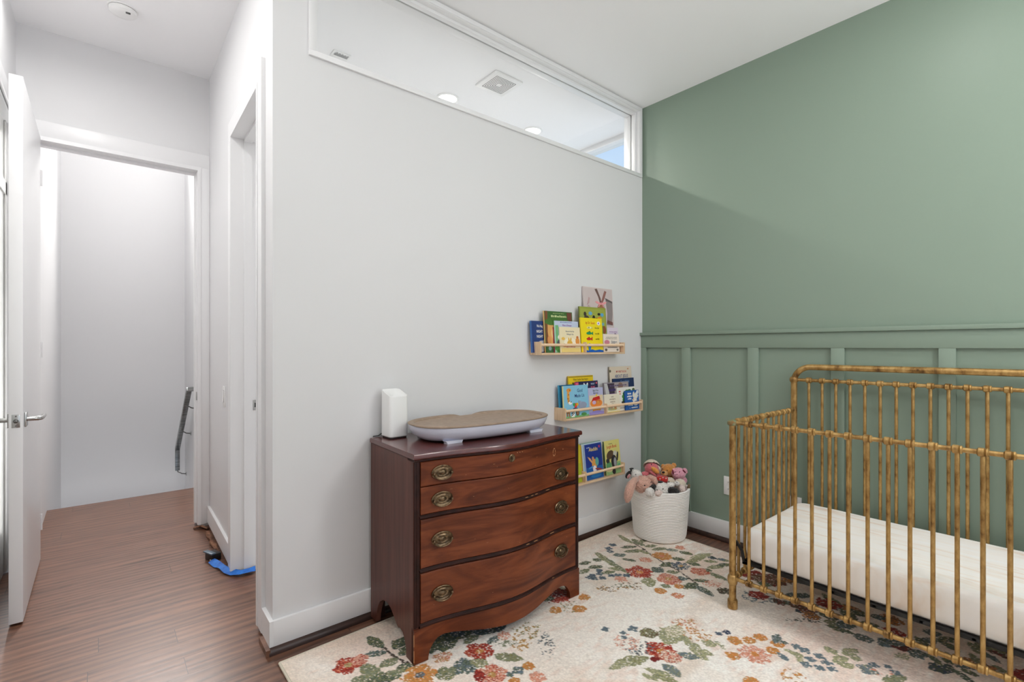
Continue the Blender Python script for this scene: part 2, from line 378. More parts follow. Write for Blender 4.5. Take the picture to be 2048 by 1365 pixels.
# ================================================================== OPEN BEDROOM DOOR + GREY CLOSET DOOR
mb = MB(); mb.box(M_TRIM, -.302, -.257, 3.03, 3.862, .012, 2.405, .0015)
d1 = S('door_1', mb, 'white flush bedroom door standing open with a satin lever', 'door')
for sx, xf in ((1,-.257),(-1,-.302)):
    mb = MB()
    mb.box(M_CHROME, xf if sx > 0 else xf-.008, xf+.008 if sx > 0 else xf, 3.063, 3.127, .862, .926, .003)
    h = mb.build('lever_rosette', d1)
    mb = MB(); c = Vector((xf, 3.095, .894))
    pts = [c + Vector((sx*u, v, 0)) for u, v in ((.005,0),(.03,0),(.044,.003),(.052,.012),(.055,.03),(.055,.115))]
    mb.tube(M_CHROME, pts, [.010,.010,.010,.0095,.009,.009], 12); mb.build('lever', h)
mb = MB(); mb.box(M_CHROME, -.293, -.266, 3.0285, 3.032, .865, .923, .001)
lp = mb.build('latch_plate', d1)
mb = MB(); mb.lathe(M_CHROMED, [(.009,-.001),(.009,.004),(.006,.010),(0.001,.012)], 14, axis_mx((-.2795,3.03,.894),(0,-1,0))); mb.build('latch_bolt', lp)
for z in (.873,.915):
    mb = MB(); mb.lathe(M_CHROMED, [(.0035,-.001),(.003,.0012)], 10, axis_mx((-.2795,3.0287,z),(0,-1,0))); mb.build('screw', lp)
for z in (.22, 1.2, 2.18):
    mb = MB(); mb.tube(M_TRIM, [(-.254,3.868,z-.045),(-.254,3.868,z+.045)], .005, 10); mb.build('hinge', d1)
M_GREY = noisy('grey_satin_panel', [(.3,(206,206,203)),(.7,(232,232,229))], (.6,.6,2.2), 1., 3, rough=.3, metal=.25)
mb = MB(); mb.box(M_GREY, LX-.055, LX-.03, 2.52, 3.78, .015, 2.425, .002)
d2 = S('door_2', mb, 'grey reflective closet door at the left edge', 'door')
mb = MB(); mb.box(M_GREY, LX-.03, LX-.022, 2.52, 3.78, 2.03, 2.10, .002); mb.build('rail', d2)
mb = MB(); mb.box(M_GREY, LX-.03, LX-.022, 3.735, 3.78, .015, 2.425, .002); mb.build('stile', d2)
mb = MB(); mb.box(M_TRIM, LX-.1, LX-.0, 3.78, 3.80, 0, 2.44); mb.box(M_TRIM, LX-.1, LX, 2.5, 2.52, 0, 2.44); mb.box(M_TRIM, LX-.1, LX, 2.5, 3.8, 2.425, 2.445)
mb.box(M_TRIM, LX, LX+.014, 2.42, 3.88, 2.445, 2.53, .002); mb.box(M_TRIM, LX, LX+.014, 3.80, 3.88, 0, 2.445, .002)
S('trim_22', mb, 'white casing of the closet opening', 'door frame')

# ================================================================== SMALL FITTINGS
# smoke detector
t = thing('smoke_detector', 'round white smoke detector on the ceiling near the doorway', 'smoke detector', (.095, 3.32, CZ+.072))
t.rotation_euler = (math.radians(-3.4)*-1, 0, 0)
mb = MB(); mb.lathe(M_PLASTIC, [(.066,0),(.067,-.004),(.066,-.008)], 40); mb.build('base', t)
mb = MB(); mb.lathe(M_PLASTIC, [(.058,-.007),(.061,-.012),(.06,-.026),(.052,-.034),(.03,-.038),(.001,-.039)], 40); cv = mb.build('cover', t)
mb = MB(); mb.lathe(M_BLACK, [(.0595,-.0085),(.0595,-.0115)], 40); mb.build('vent_slot', t)
mb = MB()
for i in range(3): mb.box(M_CHROMED, .01, .03, -.046+i*.005, -.044+i*.005, -.0385, -.034)
mb.build('sounder_grille', cv)
# exhaust fan
t = thing('exhaust_fan_cover', 'square white vent grille with nested slots on next room ceiling', 'vent', (2.0, 2.515, CZ))
M_SLOT = mat('vent_slot_dark', (70,70,70), .8)
mb = MB(); mb.box(M_PLASTIC, -.112, .112, -.112, .112, -.014, 0, .005); mb.build('frame', t)
for i in range(6):
    r = .022 + i*.0115; mb = MB()
    for a,b,c,d in ((-r,r,-r,-r+.003),(-r,r,r-.003,r),(-r,-r+.003,-r,r),(r-.003,r,-r,r)): mb.box(M_SLOT, a,b,c,d, -.0147, -.0137)
    mb.build('slot', t)
# small ceiling register
t = thing('air_register', 'small slotted white register by the left end of the glazed opening', 'vent', (1.09, 2.875, CZ))
mb = MB(); mb.box(M_PLASTIC, -.05, .05, -.036, .036, -.008, 0, .002); mb.build('frame', t)
for i in range(4):
    mb = MB(); mb.box(M_SLOT, -.04, .04, -.026+i*.009, -.0215+i*.009, -.0086, -.0076); mb.build('slot', t)
for i in range(6):
    mb = MB(); mb.box(M_PLASTIC, -.042+i*.016, -.036+i*.016, -.033, -.028, -.014, -.007, .001); mb.build('fin', t)
# recessed lights
M_LAMP = mat('lit_lamp_lens', (255,252,246), .5, emit=6.)
for (x, lab) in ((1.85,'round recessed light near the middle of the glazed opening'), (2.648,'round recessed light nearest the sky window')):
    t = thing('recessed_light', lab, 'ceiling light', (x, 2.9, CZ), group='recessed lights in the next room')
    mb = MB(); mb.lathe(M_PLASTIC, [(.078,0),(.08,-.004),(.066,-.007),(.062,-.004),(.062,0)], 36, caps=False); mb.build('trim_ring', t)
    mb = MB(); mb.lathe(M_LAMP, [(.062,-.0035),(.058,-.005),(.001,-.0055)], 36); mb.build('lens', t)
# light switch
ys = 3.27
t = thing('light_switch', 'white rocker light switch on the entry wall', 'light switch', (vx(ys), ys, .93), -math.atan(.025))
mb = MB(); mb.box(M_PLASTIC, -.006, 0, -.036, .036, -.058, .058, .002); mb.build('wall_plate', t)
mb = MB(); mb.box(mat('switch_gap',(120,120,118),.6), -.0068, -.005, -.0175, .0175, -.0345, .0345); mb.build('rocker_gap_shade', t)  # grey box stands in for the shade in the gap around the rocker
mb = MB(); mb.prism(M_PLASTIC, [(-.006,-.033),(-.012,-.033),(-.007,.033),(-.006,.033)], 'y', -.016, .016); mb.build('rocker', t)
# outlets
def outlet(y, z, label):
    t = thing('wall_outlet', label, 'outlet', (GX, y, z))
    mb = MB(); mb.box(M_PLASTIC, -.006, 0, -.036, .036, -.057, .057, .002); mb.build('wall_plate', t)
    for dz in (.021,-.021):
        mb = MB(); mb.box(M_PLASTIC, -.0085, -.005, -.0165, .0165, dz-.014, dz+.014, .002)
        r = mb.build('receptacle', t)
        mb = MB(); mb.box(M_BLACK, -.009, -.008, -.008, -.006, dz-.003, dz+.006); mb.box(M_BLACK, -.009, -.008, .005, .007, dz-.003, dz+.006); mb.build('slot', r)
outlet(1.475, .35, 'white wall outlet left of the crib')
outlet(1.10, .315, 'white wall outlet behind the crib')

# handrail in the stair hall
RX_ = .665
t = thing('stair_handrail', 'square grey steel handrail descending the hall wall', 'handrail', (HRX, 5.67, 0))
def sq(mb, m, pts, s):
    pts = [Vector(p) for p in pts]
    for a, b in zip(pts, pts[1:]):
        d = (b-a).normalized(); L = (b-a).length
        mx = axis_mx(a, d)
        # keep the section level
        zz = d; xx = Vector((0,0,1)).cross(zz)
        if xx.length < 1e-3: xx = Vector((1,0,0))
        xx.normalize(); yy = zz.cross(xx)
        mx = Matrix.Translation(a) @ Matrix((xx,yy,zz)).transposed().to_4x4()
        mb.box(m, -s, s, -s, s, -s*.6, L+s*.6, .002, mx=mx)
ox = RX_-HRX
mb = MB(); sq(mb, M_STEEL, [(ox,0,.80),(ox,.93,.075),(ox,.93,-.15)], .021); mb.build('rail', t)
mb = MB(); sq(mb, M_STEEL, [(-.022,0,.805),(ox,0,.805)], .021); mb.build('wall_return', t)
for yy, zz in ((.16,.68),(.55,.375),(.93,-.13)):
    mb = MB(); mb.tube(M_CHROMED, [(ox,yy,zz-.02),(ox+.005,yy,zz-.05),(ox+.04,yy+.005,zz-.075),(-.004,yy+.01,zz-.085)], .006, 10)
    b = mb.build('bracket', t)
    mb = MB(); mb.lathe(M_CHROME, [(.022,0),(.022,.005),(.012,.008)], 16, axis_mx((0,yy+.01,zz-.085),(-1,0,0))); mb.build('bracket_plate', b)

# blue tape and loose bits at the foot of the side doorway
M_TAPE = noisy('blue_painters_tape', [(.3,(18,84,176)),(.7,(36,124,214))], (30,30,30), 1., 4, rough=.6)
pts = [(.470,3.215,.012),(.485,3.15,.010),(.500,3.085,.014),(.512,3.02,.012),(.53,2.975,.014),(.56,2.945,.014),(.60,2.94,.015),(.632,2.935,.018)]
mb = MB(); b = bmesh.new(); rows = []
for i, p in enumerate(pts):
    p = Vector(p); a = Vector(pts[min(i+1,len(pts)-1)]) - Vector(pts[max(i-1,0)]); nrm = Vector((-a.y, a.x, 0)).normalized()
    w = .017 + .004*math.sin(i*2.1)
    rows.append([p - nrm*w*-.2 + Vector((0,0,.012+.004*math.sin(i*1.7))), p + nrm*.004 + Vector((0,0,.004)), p - nrm*w*-.0 - nrm*-.010 - Vector((0,0,.008))])
def strip(mb, m, pts, w, th, wob=.15):
    rings = []
    P = [Vector(p) for p in pts]
    for i, p in enumerate(P):
        a = (P[min(i+1,len(P)-1)] - P[max(i-1,0)]); a.z = 0; a.normalize(); n = Vector((a.y,-a.x,0))
        ww = w*(1+wob*math.sin(i*2.3)); tilt = .35+.25*math.sin(i*1.9)
        u = (n*math.cos(tilt) - Vector((0,0,1))*math.sin(tilt)); v = Vector((0,0,1))*math.cos(tilt) + n*math.sin(tilt)
        c0 = p - u*ww*.5; c1 = p + u*ww*.5
        rings.append([c0, c1, c1+v*th, (c0+c1)*.5 + v*(th+.003), c0+v*th])
    mb.loft(m, rings)
b.free()
strip(mb, M_TAPE, [(x+.012,y-.014,z+.004) for x,y,z in pts], .036, .0012)
tag(mb.build('painters_tape'), 'crumpled strip of blue painters tape at the foot of the side doorway', 'tape')
t = thing('latch_block', 'small black and grey plastic block lying beside the blue tape', 'hardware', (.492, 3.262, 0), .35)
mb = MB(); mb.box(M_BLACK, -.022, .03, -.045, .03, 0, .042, .005); mb.build('body', t)
mb = MB(); mb.box(mat('slate_plastic',(86,104,118),.4), -.030, -.004, -.052, .034, .043, .051, .002); mb.build('cap', t)
mb = MB(); mb.tube(M_CHROME, [(-.03,-.04,.015),(-.012,-.075,.012)], .005, 8); mb.build('pin', t)
M_SPL = noisy('splintered_wood', [(.3,(60,34,24)),(.6,(150,106,80)),(.8,(196,160,132))], (30,14,30), 1., 5, rough=.8)
mb = MB()
P = [(vx(y)-.03+.006*math.sin(y*37), y, .004+.003*math.sin(y*51)) for y in [3.30+.055*i for i in range(9)]]
strip(mb, M_SPL, P, .028, .007, .4)
strip(mb, M_SPL, [(.553,3.80,.006),(.525,3.86,.010),(.50,3.872,.006),(.482,3.868,.004)], .024, .008, .4)
tag(mb.build('splintered_moulding'), 'splintered brown strip of loose moulding along the entry wall floor', 'moulding')

# ================================================================== RUG
def make_rug():
    step = .0045
    c00, c10, c11, c01 = Vector((.528,2.013)), Vector((2.835,2.075)), Vector((2.78,-.95)), Vector((.515,-.95))
    nu, nv = int(2.3/step), int(2.98/step)
    u, v = np.meshgrid(np.linspace(0,1,nu), np.linspace(0,1,nv))
    X = (1-u)*(1-v)*c00.x + u*(1-v)*c10.x + u*v*c11.x + (1-u)*v*c01.x
    Y = (1-u)*(1-v)*c00.y + u*(1-v)*c10.y + u*v*c11.y + (1-u)*v*c01.y
    rs = np.random.RandomState(3)
    def smooth(shape, cells, seed):
        r = np.random.RandomState(seed); g = r.rand(cells[0]+2, cells[1]+2)
        yi = np.linspace(0, cells[0], shape[0]); xi = np.linspace(0, cells[1], shape[1])
        y0 = yi.astype(int); x0 = xi.astype(int); fy = (yi-y0)[:,None]; fx = (xi-x0)[None,:]
        fy = fy*fy*(3-2*fy); fx = fx*fx*(3-2*fx)
        return (g[y0][:,x0]*(1-fy)*(1-fx) + g[y0][:,x0+1]*(1-fy)*fx + g[y0+1][:,x0]*fy*(1-fx) + g[y0+1][:,x0+1]*fy*fx)
    sh = X.shape
    base = np.array(lin((241,230,218))); beige = np.array(lin((218,197,176))); pink = np.array(lin((234,211,197))); pale = np.array(lin((248,242,234)))
    a = smooth(sh,(14,6),1); b_ = smooth(sh,(60,34),2); c_ = smooth(sh,(150,50),4)
    m1 = np.clip((a*.6+b_*.4-.45)*3.2,0,1)[...,None]*.55; c2_ = smooth(sh,(230,60),14); m2 = np.clip((smooth(sh,(9,8),5)*.45+c_*.3+c2_*.35-.5)*4,0,1)[...,None]*.75
    m3 = np.clip((smooth(sh,(7,7),6)-.4)*2.5,0,1)[...,None]
    C = base[None,None]*(1-m3) + pale*m3; C = C*(1-m1) + beige*m1; C = C*(1-m2) + pink*m2
    edge = np.clip(1 - np.minimum(u*2.3, v*2.98)/.16, 0, 1)[...,None]*.7
    C = C*(1-edge) + beige*edge
    jit = rs.rand(*sh); j2 = rs.rand(*sh)
    PAL = {k: np.array(lin(c)) for k, c in dict(red=(166,52,34), dred=(120,34,30), pink=(216,160,138), coral=(206,128,100), orange=(200,130,66), gold=(184,142,84),
        sage=(134,138,112), olive=(132,130,88), pole=(168,166,128), dgreen=(72,84,70), green=(98,110,88), navy=(52,64,88), slate=(98,114,124), bgrey=(112,124,126), brown=(104,80,58), stem=(86,74,66), cream=(226,216,198), dbrown=(66,50,40)).items()}
    def paint(mask, cols, prob=.93):
        nonlocal C
        mask = mask & (jit < prob)
        r = j2
        idx = np.minimum((r*len(cols)).astype(int), len(cols)-1)
        out = np.stack([PAL[c] for c in cols])[idx] * (.82 + .36*rs.rand(*sh))[...,None]
        C = np.where(mask[...,None], out, C)
    wob = smooth(sh,(220,170),9) - .5
    def P(px, py): q = on_z(px, py, RUGZ); return q.x, q.y
    def mper(px, py): return CAMH*F/(py-HY)/F     # metres per pixel at that floor point
    def flower(px, py, w, cols, petals=5, centre=None, amp=.22, ph=0., prob=.93):
        x, y = P(px, py); R = w*.5*mper(px, py)*1.02
        dx, dy = X-x, Y-y; r = np.sqrt(dx*dx+dy*dy); th = np.arctan2(dy,dx)+ph
        paint(r < R*(1-1.3*amp+1.3*amp*np.sqrt(np.abs(np.cos(petals*th/2)))+wob*.3), cols, prob)
        if centre: paint(r < R*.26, centre, .9)
    def leaf(px, py, L, W, ang, cols, prob=.93):
        a_ = math.radians(ang); hx, hy = math.cos(a_)*L*.5, math.sin(a_)*L*.5
        p0, p1 = Vector(P(px-hx, py-hy)), Vector(P(px+hx, py+hy)); c = (p0+p1)/2; d = (p1-p0); LL = max(d.length, .02)*.5; d.normalize()
        ww = W*.5*mper(px,py)*1.45
        dx, dy = X-c.x, Y-c.y; s = (dx*d.x+dy*d.y)/LL; t_ = (-dx*d.y+dy*d.x)/max(ww,.008)
        paint((np.abs(s) < 1) & (np.abs(t_) < np.clip(1-s*s,0,1)**.8*(1+wob*.5)), cols, prob)
    def star(px, py, w, cols=('slate','slate','bgrey')): flower(px, py, w*.98, list(cols), 4, None, .42, px*.37, .95)
    def speck(px, py, w, h, cols, prob=.42):
        x, y = P(px, py); k = mper(px, py); d = Vector((x,y)).normalized(); hw, hh = w*.5*k, h*.5*k*1.8
        dx, dy = X-x, Y-y; f = dx*FW[0]+dy*FW[1]; l = dx*RT[0]+dy*RT[1]
        clump = smooth(sh,(300,230),11) > .52
        paint(((f/hh)**2+(l/hw)**2 < 1+wob) & clump, cols, prob+.3)
    def line(p, w, cols):
        q = [Vector(P(*a)) for a in p]
        for a_, b2 in zip(q, q[1:]):
            d = b2-a_; L = d.length; d.normalize(); dx, dy = X-a_.x, Y-a_.y; s = dx*d.x+dy*d.y; t_ = -dx*d.y+dy*d.x
            paint((s > 0) & (s < L) & (np.abs(t_+wob*.012) < w), cols, .9)
    DG = ['dgreen','green','dgreen','olive']; SG = ['sage','sage','green','olive']; OL = ['olive','pole','sage']; PO = ['pole','pole','sage']
    RD = ['red','red','red','dred','coral']; PK = ['pink','pink','coral']; OR = ['orange','orange','gold']; BL = ['bgrey','slate','green']
    # --- bottom left spray
    line([(766,1293),(785,1312),(806,1322),(832,1334),(860,1345)], .006, ['stem','dbrown'])
    for q in ((751,1284,40,17,35,DG),(751,1307,48,15,-8,['dgreen','bgrey','green']),(798,1286,34,20,-50,DG),(812,1300,36,18,-40,DG),(778,1325,44,17,-25,SG),(809,1335,36,17,-15,DG),(744,1343,56,22,30,SG),(733,1358,66,22,-5,SG),(769,1356,70,24,-10,DG),(790,1345,40,16,-20,SG),(822,1350,30,14,-30,OL)): leaf(*q)
    flower(696,1330,56,RD,5,['gold','pole'],.25,.6); flower(718,1320,36,['pink','pink','red'],5,None,.2)
    flower(840,1350,70,OR,6,['brown','slate'],.28,.4); flower(892,1347,44,['olive','sage','green'],4,None,.3); leaf(915,1340,40,22,-30,SG)
    flower(885,1313,40,['pink','coral','gold'],5,None,.35,.2,.75)
    flower(959,1302,60,RD,5,['gold','orange'],.2,.9); leaf(1017,1314,60,20,8,['sage','olive','sage'])
    flower(930,1332,52,['bgrey','slate','green','dgreen'],5,None,.3,.3); leaf(958,1326,40,18,15,OL)
    flower(984,1349,62,['pink','red','pink','coral'],5,['gold'],.25,.3); leaf(958,1352,26,16,70,['red','dred'])
    flower(1057,1332,26,OR,7,None,.06); flower(1076,1354,34,PK,6,None,.15); flower(1028,1362,24,OR,6,None,.1); flower(1037,1340,24,BL,4,None,.35); flower(1020,1348,16,BL,4,None,.3)
    for q in ((896,1284,50,26,-60,DG),(925,1266,56,26,-20,DG),(958,1262,50,20,10,['dgreen','slate']),(993,1256,44,18,-25,['dgreen','navy']),(943,1278,36,16,-30,SG),(986,1280,26,14,-40,['dgreen','bgrey']),(910,1262,40,20,30,['dgreen','slate']),(870,1290,40,20,-60,DG),(880,1270,46,22,-30,DG),(930,1245,50,24,20,DG),(970,1238,50,24,-30,DG)): leaf(*q)
    flower(1008,1271,30,PK,6,None,.2,0,.7); speck(1055,1260,56,34,['gold','olive']); speck(1037,1284,46,30,['gold','gold']); speck(1092,1289,30,44,['bgrey','stem','slate']); speck(1010,1285,50,14,['sage'])
    flower(1111,1220,25,OR,7,None,.07); flower(1158,1217,27,OR,7,None,.07); flower(1168,1194,24,OR,7,None,.07); speck(1140,1213,40,24,['sage','gold'],.2)
    flower(1114,1190,62,RD,5,['dred'],.2,.2); leaf(1090,1195,40,20,10,DG); flower(1080,1182,40,['dred','dgreen'],5)
    # --- corner spray by the basket
    line([(1238,1074),(1262,1084),(1285,1097),(1302,1110),(1330,1127),(1360,1143),(1380,1158),(1396,1170)], .006, ['stem','dbrown'])
    for q in ((1250,1078,34,9,32,OL),(1276,1085,30,12,30,SG),(1258,1094,34,9,-4,DG),(1267,1102,40,10,-5,SG),(1288,1104,26,8,20,OL),(1239,1110,28,11,-3,['bgrey','green']),(1258,1120,30,8,10,DG),(1302,1092,26,9,-5,SG),(1318,1098,30,10,-8,SG),(1343,1100,28,10,5,['sage','bgrey']),(1372,1106,30,11,12,DG),(1357,1118,28,12,5,DG),(1315,1140,26,20,20,['bgrey','green','dgreen']),(1333,1129,28,12,-15,DG),(1346,1144,26,10,0,SG),(1387,1128,30,11,12,DG),(1364,1157,26,12,0,['dgreen','bgrey']),(1381,1172,30,16,-20,DG),(1410,1182,44,13,32,['dgreen','bgrey','green']),(1402,1161,36,11,3,DG),(1437,1153,40,11,25,SG),(1217,1122,60,9,38,OL),(1232,1131,70,9,34,SG),(1205,1116,40,8,36,OL),(1170,1126,26,10,-10,DG),(1191,1134,30,11,-8,DG),(1194,1120,20,9,10,DG),(1167,1143,26,10,-25,SG),(1216,1145,30,9,-10,SG),(1229,1138,30,9,10,OL),(1402,1112,46,12,-12,PO),(1390,1120,40,10,-15,OL),(1422,1123,30,10,5,OL),(1432,1134,36,11,-8,OL),(1449,1130,34,10,-4,DG),(1446,1120,30,9,10,OL),(1412,1140,26,9,10,DG),(1299,1164,20,20,80,OL),(1331,1172,22,12,10,SG),(1286,1082,24,8,-20,SG)): leaf(*q)
    flower(1324,1112,38,OR,10,['coral'],.16); flower(1292,1120,26,['pink','coral'],7,None,.25,0,.8); flower(1361,1132,38,['navy','slate','cream','navy'],7,['gold'],.3); flower(1279,1144,54,RD,5,['orange'],.2,.4)
    flower(1337,1158,48,['red','pink','pink','coral'],5,['gold'],.2); flower(1399,1143,36,['coral','pink','red'],5,None,.3); flower(1360,1095,20,PK,5,None,.3); leaf(1424,1168,40,20,0,['pink','coral'],.4)
    for q in ((1217,1097),(1226,1090),(1221,1103),(1198,1141),(1185,1151),(1199,1148),(1205,1156),(1223,1151),(1236,1150),(1253,1151),(1188,1157),(1178,1155)): star(q[0],q[1],16,('navy','slate','bgrey'))
    star(1425,1116,18,('navy','dgreen')); star(1443,1119,14); speck(1217,1176,44,18,['gold','brown']); speck(1262,1172,50,18,['brown','gold']); flower(1241,1158,26,PK,5,None,.3,0,.8); speck(1240,1171,60,8,['sage'])
    flower(1321,1182,25,OR,7,None,.08); flower(1358,1173,20,OR,7,None,.1); flower(1355,1191,24,['coral','pink','orange'],7,None,.15); flower(1449,1182,30,['brown','dgreen','dbrown'],4,None,.3); flower(1505,1150,48,['dred','red','dred'],5,None,.25)
    # --- middle foreground
    flower(1322,1302,60,RD,5,['gold','orange'],.2,1.1); flower(1342,1314,46,['pink','pink','cream','red'],5,None,.15,.3,.95); leaf(1310,1318,20,12,0,['dred'])
    for q in ((1262,1322,76,20,-12,['olive','pole','sage']),(1240,1330,50,12,-20,PO),(1318,1346,66,14,18,PO),(1330,1357,60,12,14,OL),(1300,1354,40,10,25,PO),(1342,1270,44,34,-60,PO),(1350,1262,30,26,-40,['pole','cream']),(1298,1266,28,26,50,['brown','sage','olive']),(1372,1278,30,13,20,PO),(1385,1290,40,13,25,PO),(1395,1302,40,13,25,PO),(1402,1312,36,11,28,PO),(1418,1286,34,16,15,PO),(1410,1304,38,11,20,PO),(1377,1311,44,16,12,['bgrey','slate','sage']),(1340,1336,38,15,25,['slate','bgrey','sage']),(1350,1345,30,14,40,['bgrey','sage'])): leaf(*q)
    speck(1372,1246,54,20,['gold','coral']); speck(1396,1269,60,24,['orange','gold']); speck(1276,1294,56,26,['slate','bgrey','stem']); speck(1255,1285,50,30,['pink'],.2)
    flower(1437,1267,15,['navy','slate'],4,None,.3); flower(1453,1264,16,['navy'],5,None,.25)
    star(1211,1258,17); star(1266,1257,22); star(1246,1266,14); star(1248,1274,14)
    for q in ((1470,1281,28),(1498,1280,26),(1520,1274,26),(1555,1287,26),(1545,1301,26),(1465,1311,28)): flower(q[0],q[1],q[2],OR,7,None,.12,q[0])
    flower(1509,1308,62,['pink','pink','coral'],9,['orange'],.3,.2,.85)
    leaf(1553,1277,20,12,-70,['dgreen','bgrey']); leaf(1566,1285,26,8,10,['bgrey','dgreen']); leaf(1566,1313,30,9,40,['slate','bgrey']); leaf(1588,1306,46,10,20,PO); leaf(1600,1318,30,9,60,PO); leaf(1440,1290,30,8,40,PO,.7)
    for q in ((1592,1293),(1610,1301),(1621,1318),(1639,1312),(1613,1329),(1639,1335),(1654,1325),(1664,1338)): star(q[0],q[1],21)
    for q in ((1662,1301,34,14,30),(1682,1318,30,15,-10),(1700,1304,30,15,-20),(1712,1316,28,14,20),(1695,1331,30,13,0),(1676,1324,26,12,10)): leaf(*q, PO)
    speck(1584,1354,50,28,['orange','gold']); flower(1502,1362,30,OR,7,None,.1); flower(1736,1339,36,['bgrey','slate','sage'],4,None,.3); star(1748,1330,20); star(1776,1333,16); star(1792,1346,22); speck(1765,1345,40,20,['coral','pink']); leaf(1790,1358,50,16,-10,SG)
    # --- along the crib rail
    for q in ((1681,1259,64,13,18,DG),(1727,1276,44,20,10,['dgreen','bgrey']),(1774,1285,34,20,-20,['dgreen','slate']),(1835,1308,34,20,-10,['bgrey','dgreen']),(1882,1335,46,26,-10,['dgreen','dgreen','navy']),(1926,1352,56,14,35,['dgreen','green']),(1576,1206,26,14,20,['green','dgreen']),(1558,1204,26,14,40,['brown','dred','dgreen']),(1870,1320,40,12,40,DG),(1900,1322,40,16,20,DG),(1805,1312,30,14,-10,['sage','pole'],.6),(1940,1345,40,14,20,DG)): leaf(*q)
    flower(1599,1222,18,['navy','dgreen'],5,None,.3); speck(1515,1195,60,26,['slate','bgrey']); speck(1640,1240,120,10,['dgreen','stem'])
    flower(1800,1292,34,['dred','dbrown'],5,None,.2)
    # --- below the crib
    for i in range(46):
        px = 1500 + rs.rand()*560; py = 1150 + (px-1500)*.34 + rs.rand()*70 - 30
        if py > 1360: continue
        if rs.rand() < .35: flower(px, py, 30+rs.rand()*24, [['brown','dred','brown'],['orange','brown'],['dred','red']][i%3], 5, None, .2)
        else: leaf(px, py, 30+rs.rand()*30, 11+rs.rand()*8, rs.rand()*60-10, [DG, SG, ['dgreen','bgrey']][i%3])
    # --- the part nearer than the frame
    for i in range(60):
        x = .6+rs.rand()*2.1; y = -.9+rs.rand()*1.5
        s = .03+rs.rand()*.05; dx, dy = X-x, Y-y; r = np.sqrt(dx*dx+dy*dy)
        if x*FW[0]+y*FW[1] > 1.75: continue
        paint(r < s*(.8+.2*np.cos(5*np.arctan2(dy,dx))+wob*.3), [RD,PK,OR,SG,DG,BL][i%6])
    Z = RUGZ - .0022 + (rs.rand(*sh)-.5)*.0026 + (smooth(sh,(200,150),21)-.5)*.0018
    Z[0,:] = Z[-1,:] = .003; Z[:,0] = Z[:,-1] = .003
    me = bpy.data.meshes.new('area_rug')
    idx = np.arange(nu*nv).reshape(nv,nu)
    q = np.stack([idx[:-1,:-1], idx[1:,:-1], idx[1:,1:], idx[:-1,1:]], -1).reshape(-1,4)
    me.vertices.add(nu*nv); me.vertices.foreach_set('co', np.stack([X,Y,Z],-1).astype(np.float32).ravel())
    me.loops.add(q.size); me.loops.foreach_set('vertex_index', q.ravel().astype(np.int32))
    me.polygons.add(len(q)); me.polygons.foreach_set('loop_start', (np.arange(len(q))*4).astype(np.int32))
    me.update(calc_edges=True)
    at = me.color_attributes.new('pile', 'FLOAT_COLOR', 'POINT')
    C = C * (.86 + .28*rs.rand(*sh))[...,None]
    at.data.foreach_set('color', np.concatenate([np.clip(C,0,1), np.ones(sh+(1,))], -1).astype(np.float32).ravel())
    m = mat('rug_pile', (220,210,198), .95, sheen=.2, spec=.1); k = N(m)
    a = k.add('ShaderNodeAttribute', attribute_name='pile'); k.link(a.outputs['Color'], k.b.inputs['Base Color'])
    me.materials.append(m)
    me.polygons.foreach_set('use_smooth', [True]*len(me.polygons))
    o = bpy.data.objects.new('area_rug', me); COL.objects.link(o)
    tag(o, 'large cream area rug with scattered red, orange and sage flowers', 'rug')
    mb = MB(); M_BIND = mat('rug_binding', (206,198,180), .9)
    L = [c00.to_3d(), c10.to_3d(), c11.to_3d(), c01.to_3d()]
    for a_, b_ in zip(L, L[1:]+L[:1]): mb.tube(M_BIND, [a_+Vector((0,0,.006)), b_+Vector((0,0,.006))], .0055, 8)
    mb.build('edge_binding', o)
    return o
make_rug()

# ================================================================== DRESSER
DW, DD, DH = .878, .425, .798
dth = math.radians(-2.6)
dr = thing('chest_of_drawers', 'dark mahogany serpentine front chest of drawers on the rug', 'chest of drawers', (.911, 1.668, RUGZ), dth)
def bul(x):
    t_ = min(max(x/DW,0),1); return -.056*(math.cos(PI*(t_-.5))**2)**1.35
def serp(mb, m, x0, x1, z0, z1, front, depth, n=40, bev=0.):
    """block with a serpentine front: front = offset added to the curve"""
    xs = [x0+(x1-x0)*i/n for i in range(n+1)]
    rings = []
    for x in xs:
        y = bul(x)+front
        rings.append([(x,y+bev,z0),(x,y,z0+bev),(x,y,z1-bev),(x,y+bev,z1),(x,depth,z1),(x,depth,z0)] if bev else [(x,y,z0),(x,y,z1),(x,depth,z1),(x,depth,z0)])
    mb.loft(m, rings)
# sides with shaped bracket feet
side = [(0,0),(.062,0),(.064,.03),(.076,.062),(.096,.082),(.118,.086),(.135,.080),(.152,.088),(.178,.108),(.21,.128),(.25,.136),(.29,.128),(.32,.108),(.338,.085),(.35,.06),(.362,.03),(.366,0),(DD,0),(DD,.776),(0,.776)]
for x in (0, DW-.022):
    mb = MB(); mb.prism(M_MAHOG, side, 'x', x, x+.022, .0008); mb.build('side_panel', dr)
mb = MB(); mb.box(M_MDARK, .022, DW-.022, DD-.012, DD-.002, .1, .765); mb.build('back_panel', dr)
mb = MB(); mb.box(M_MDARK, .022, DW-.022, .03, DD-.012, .13, .76); mb.build('carcase', dr)
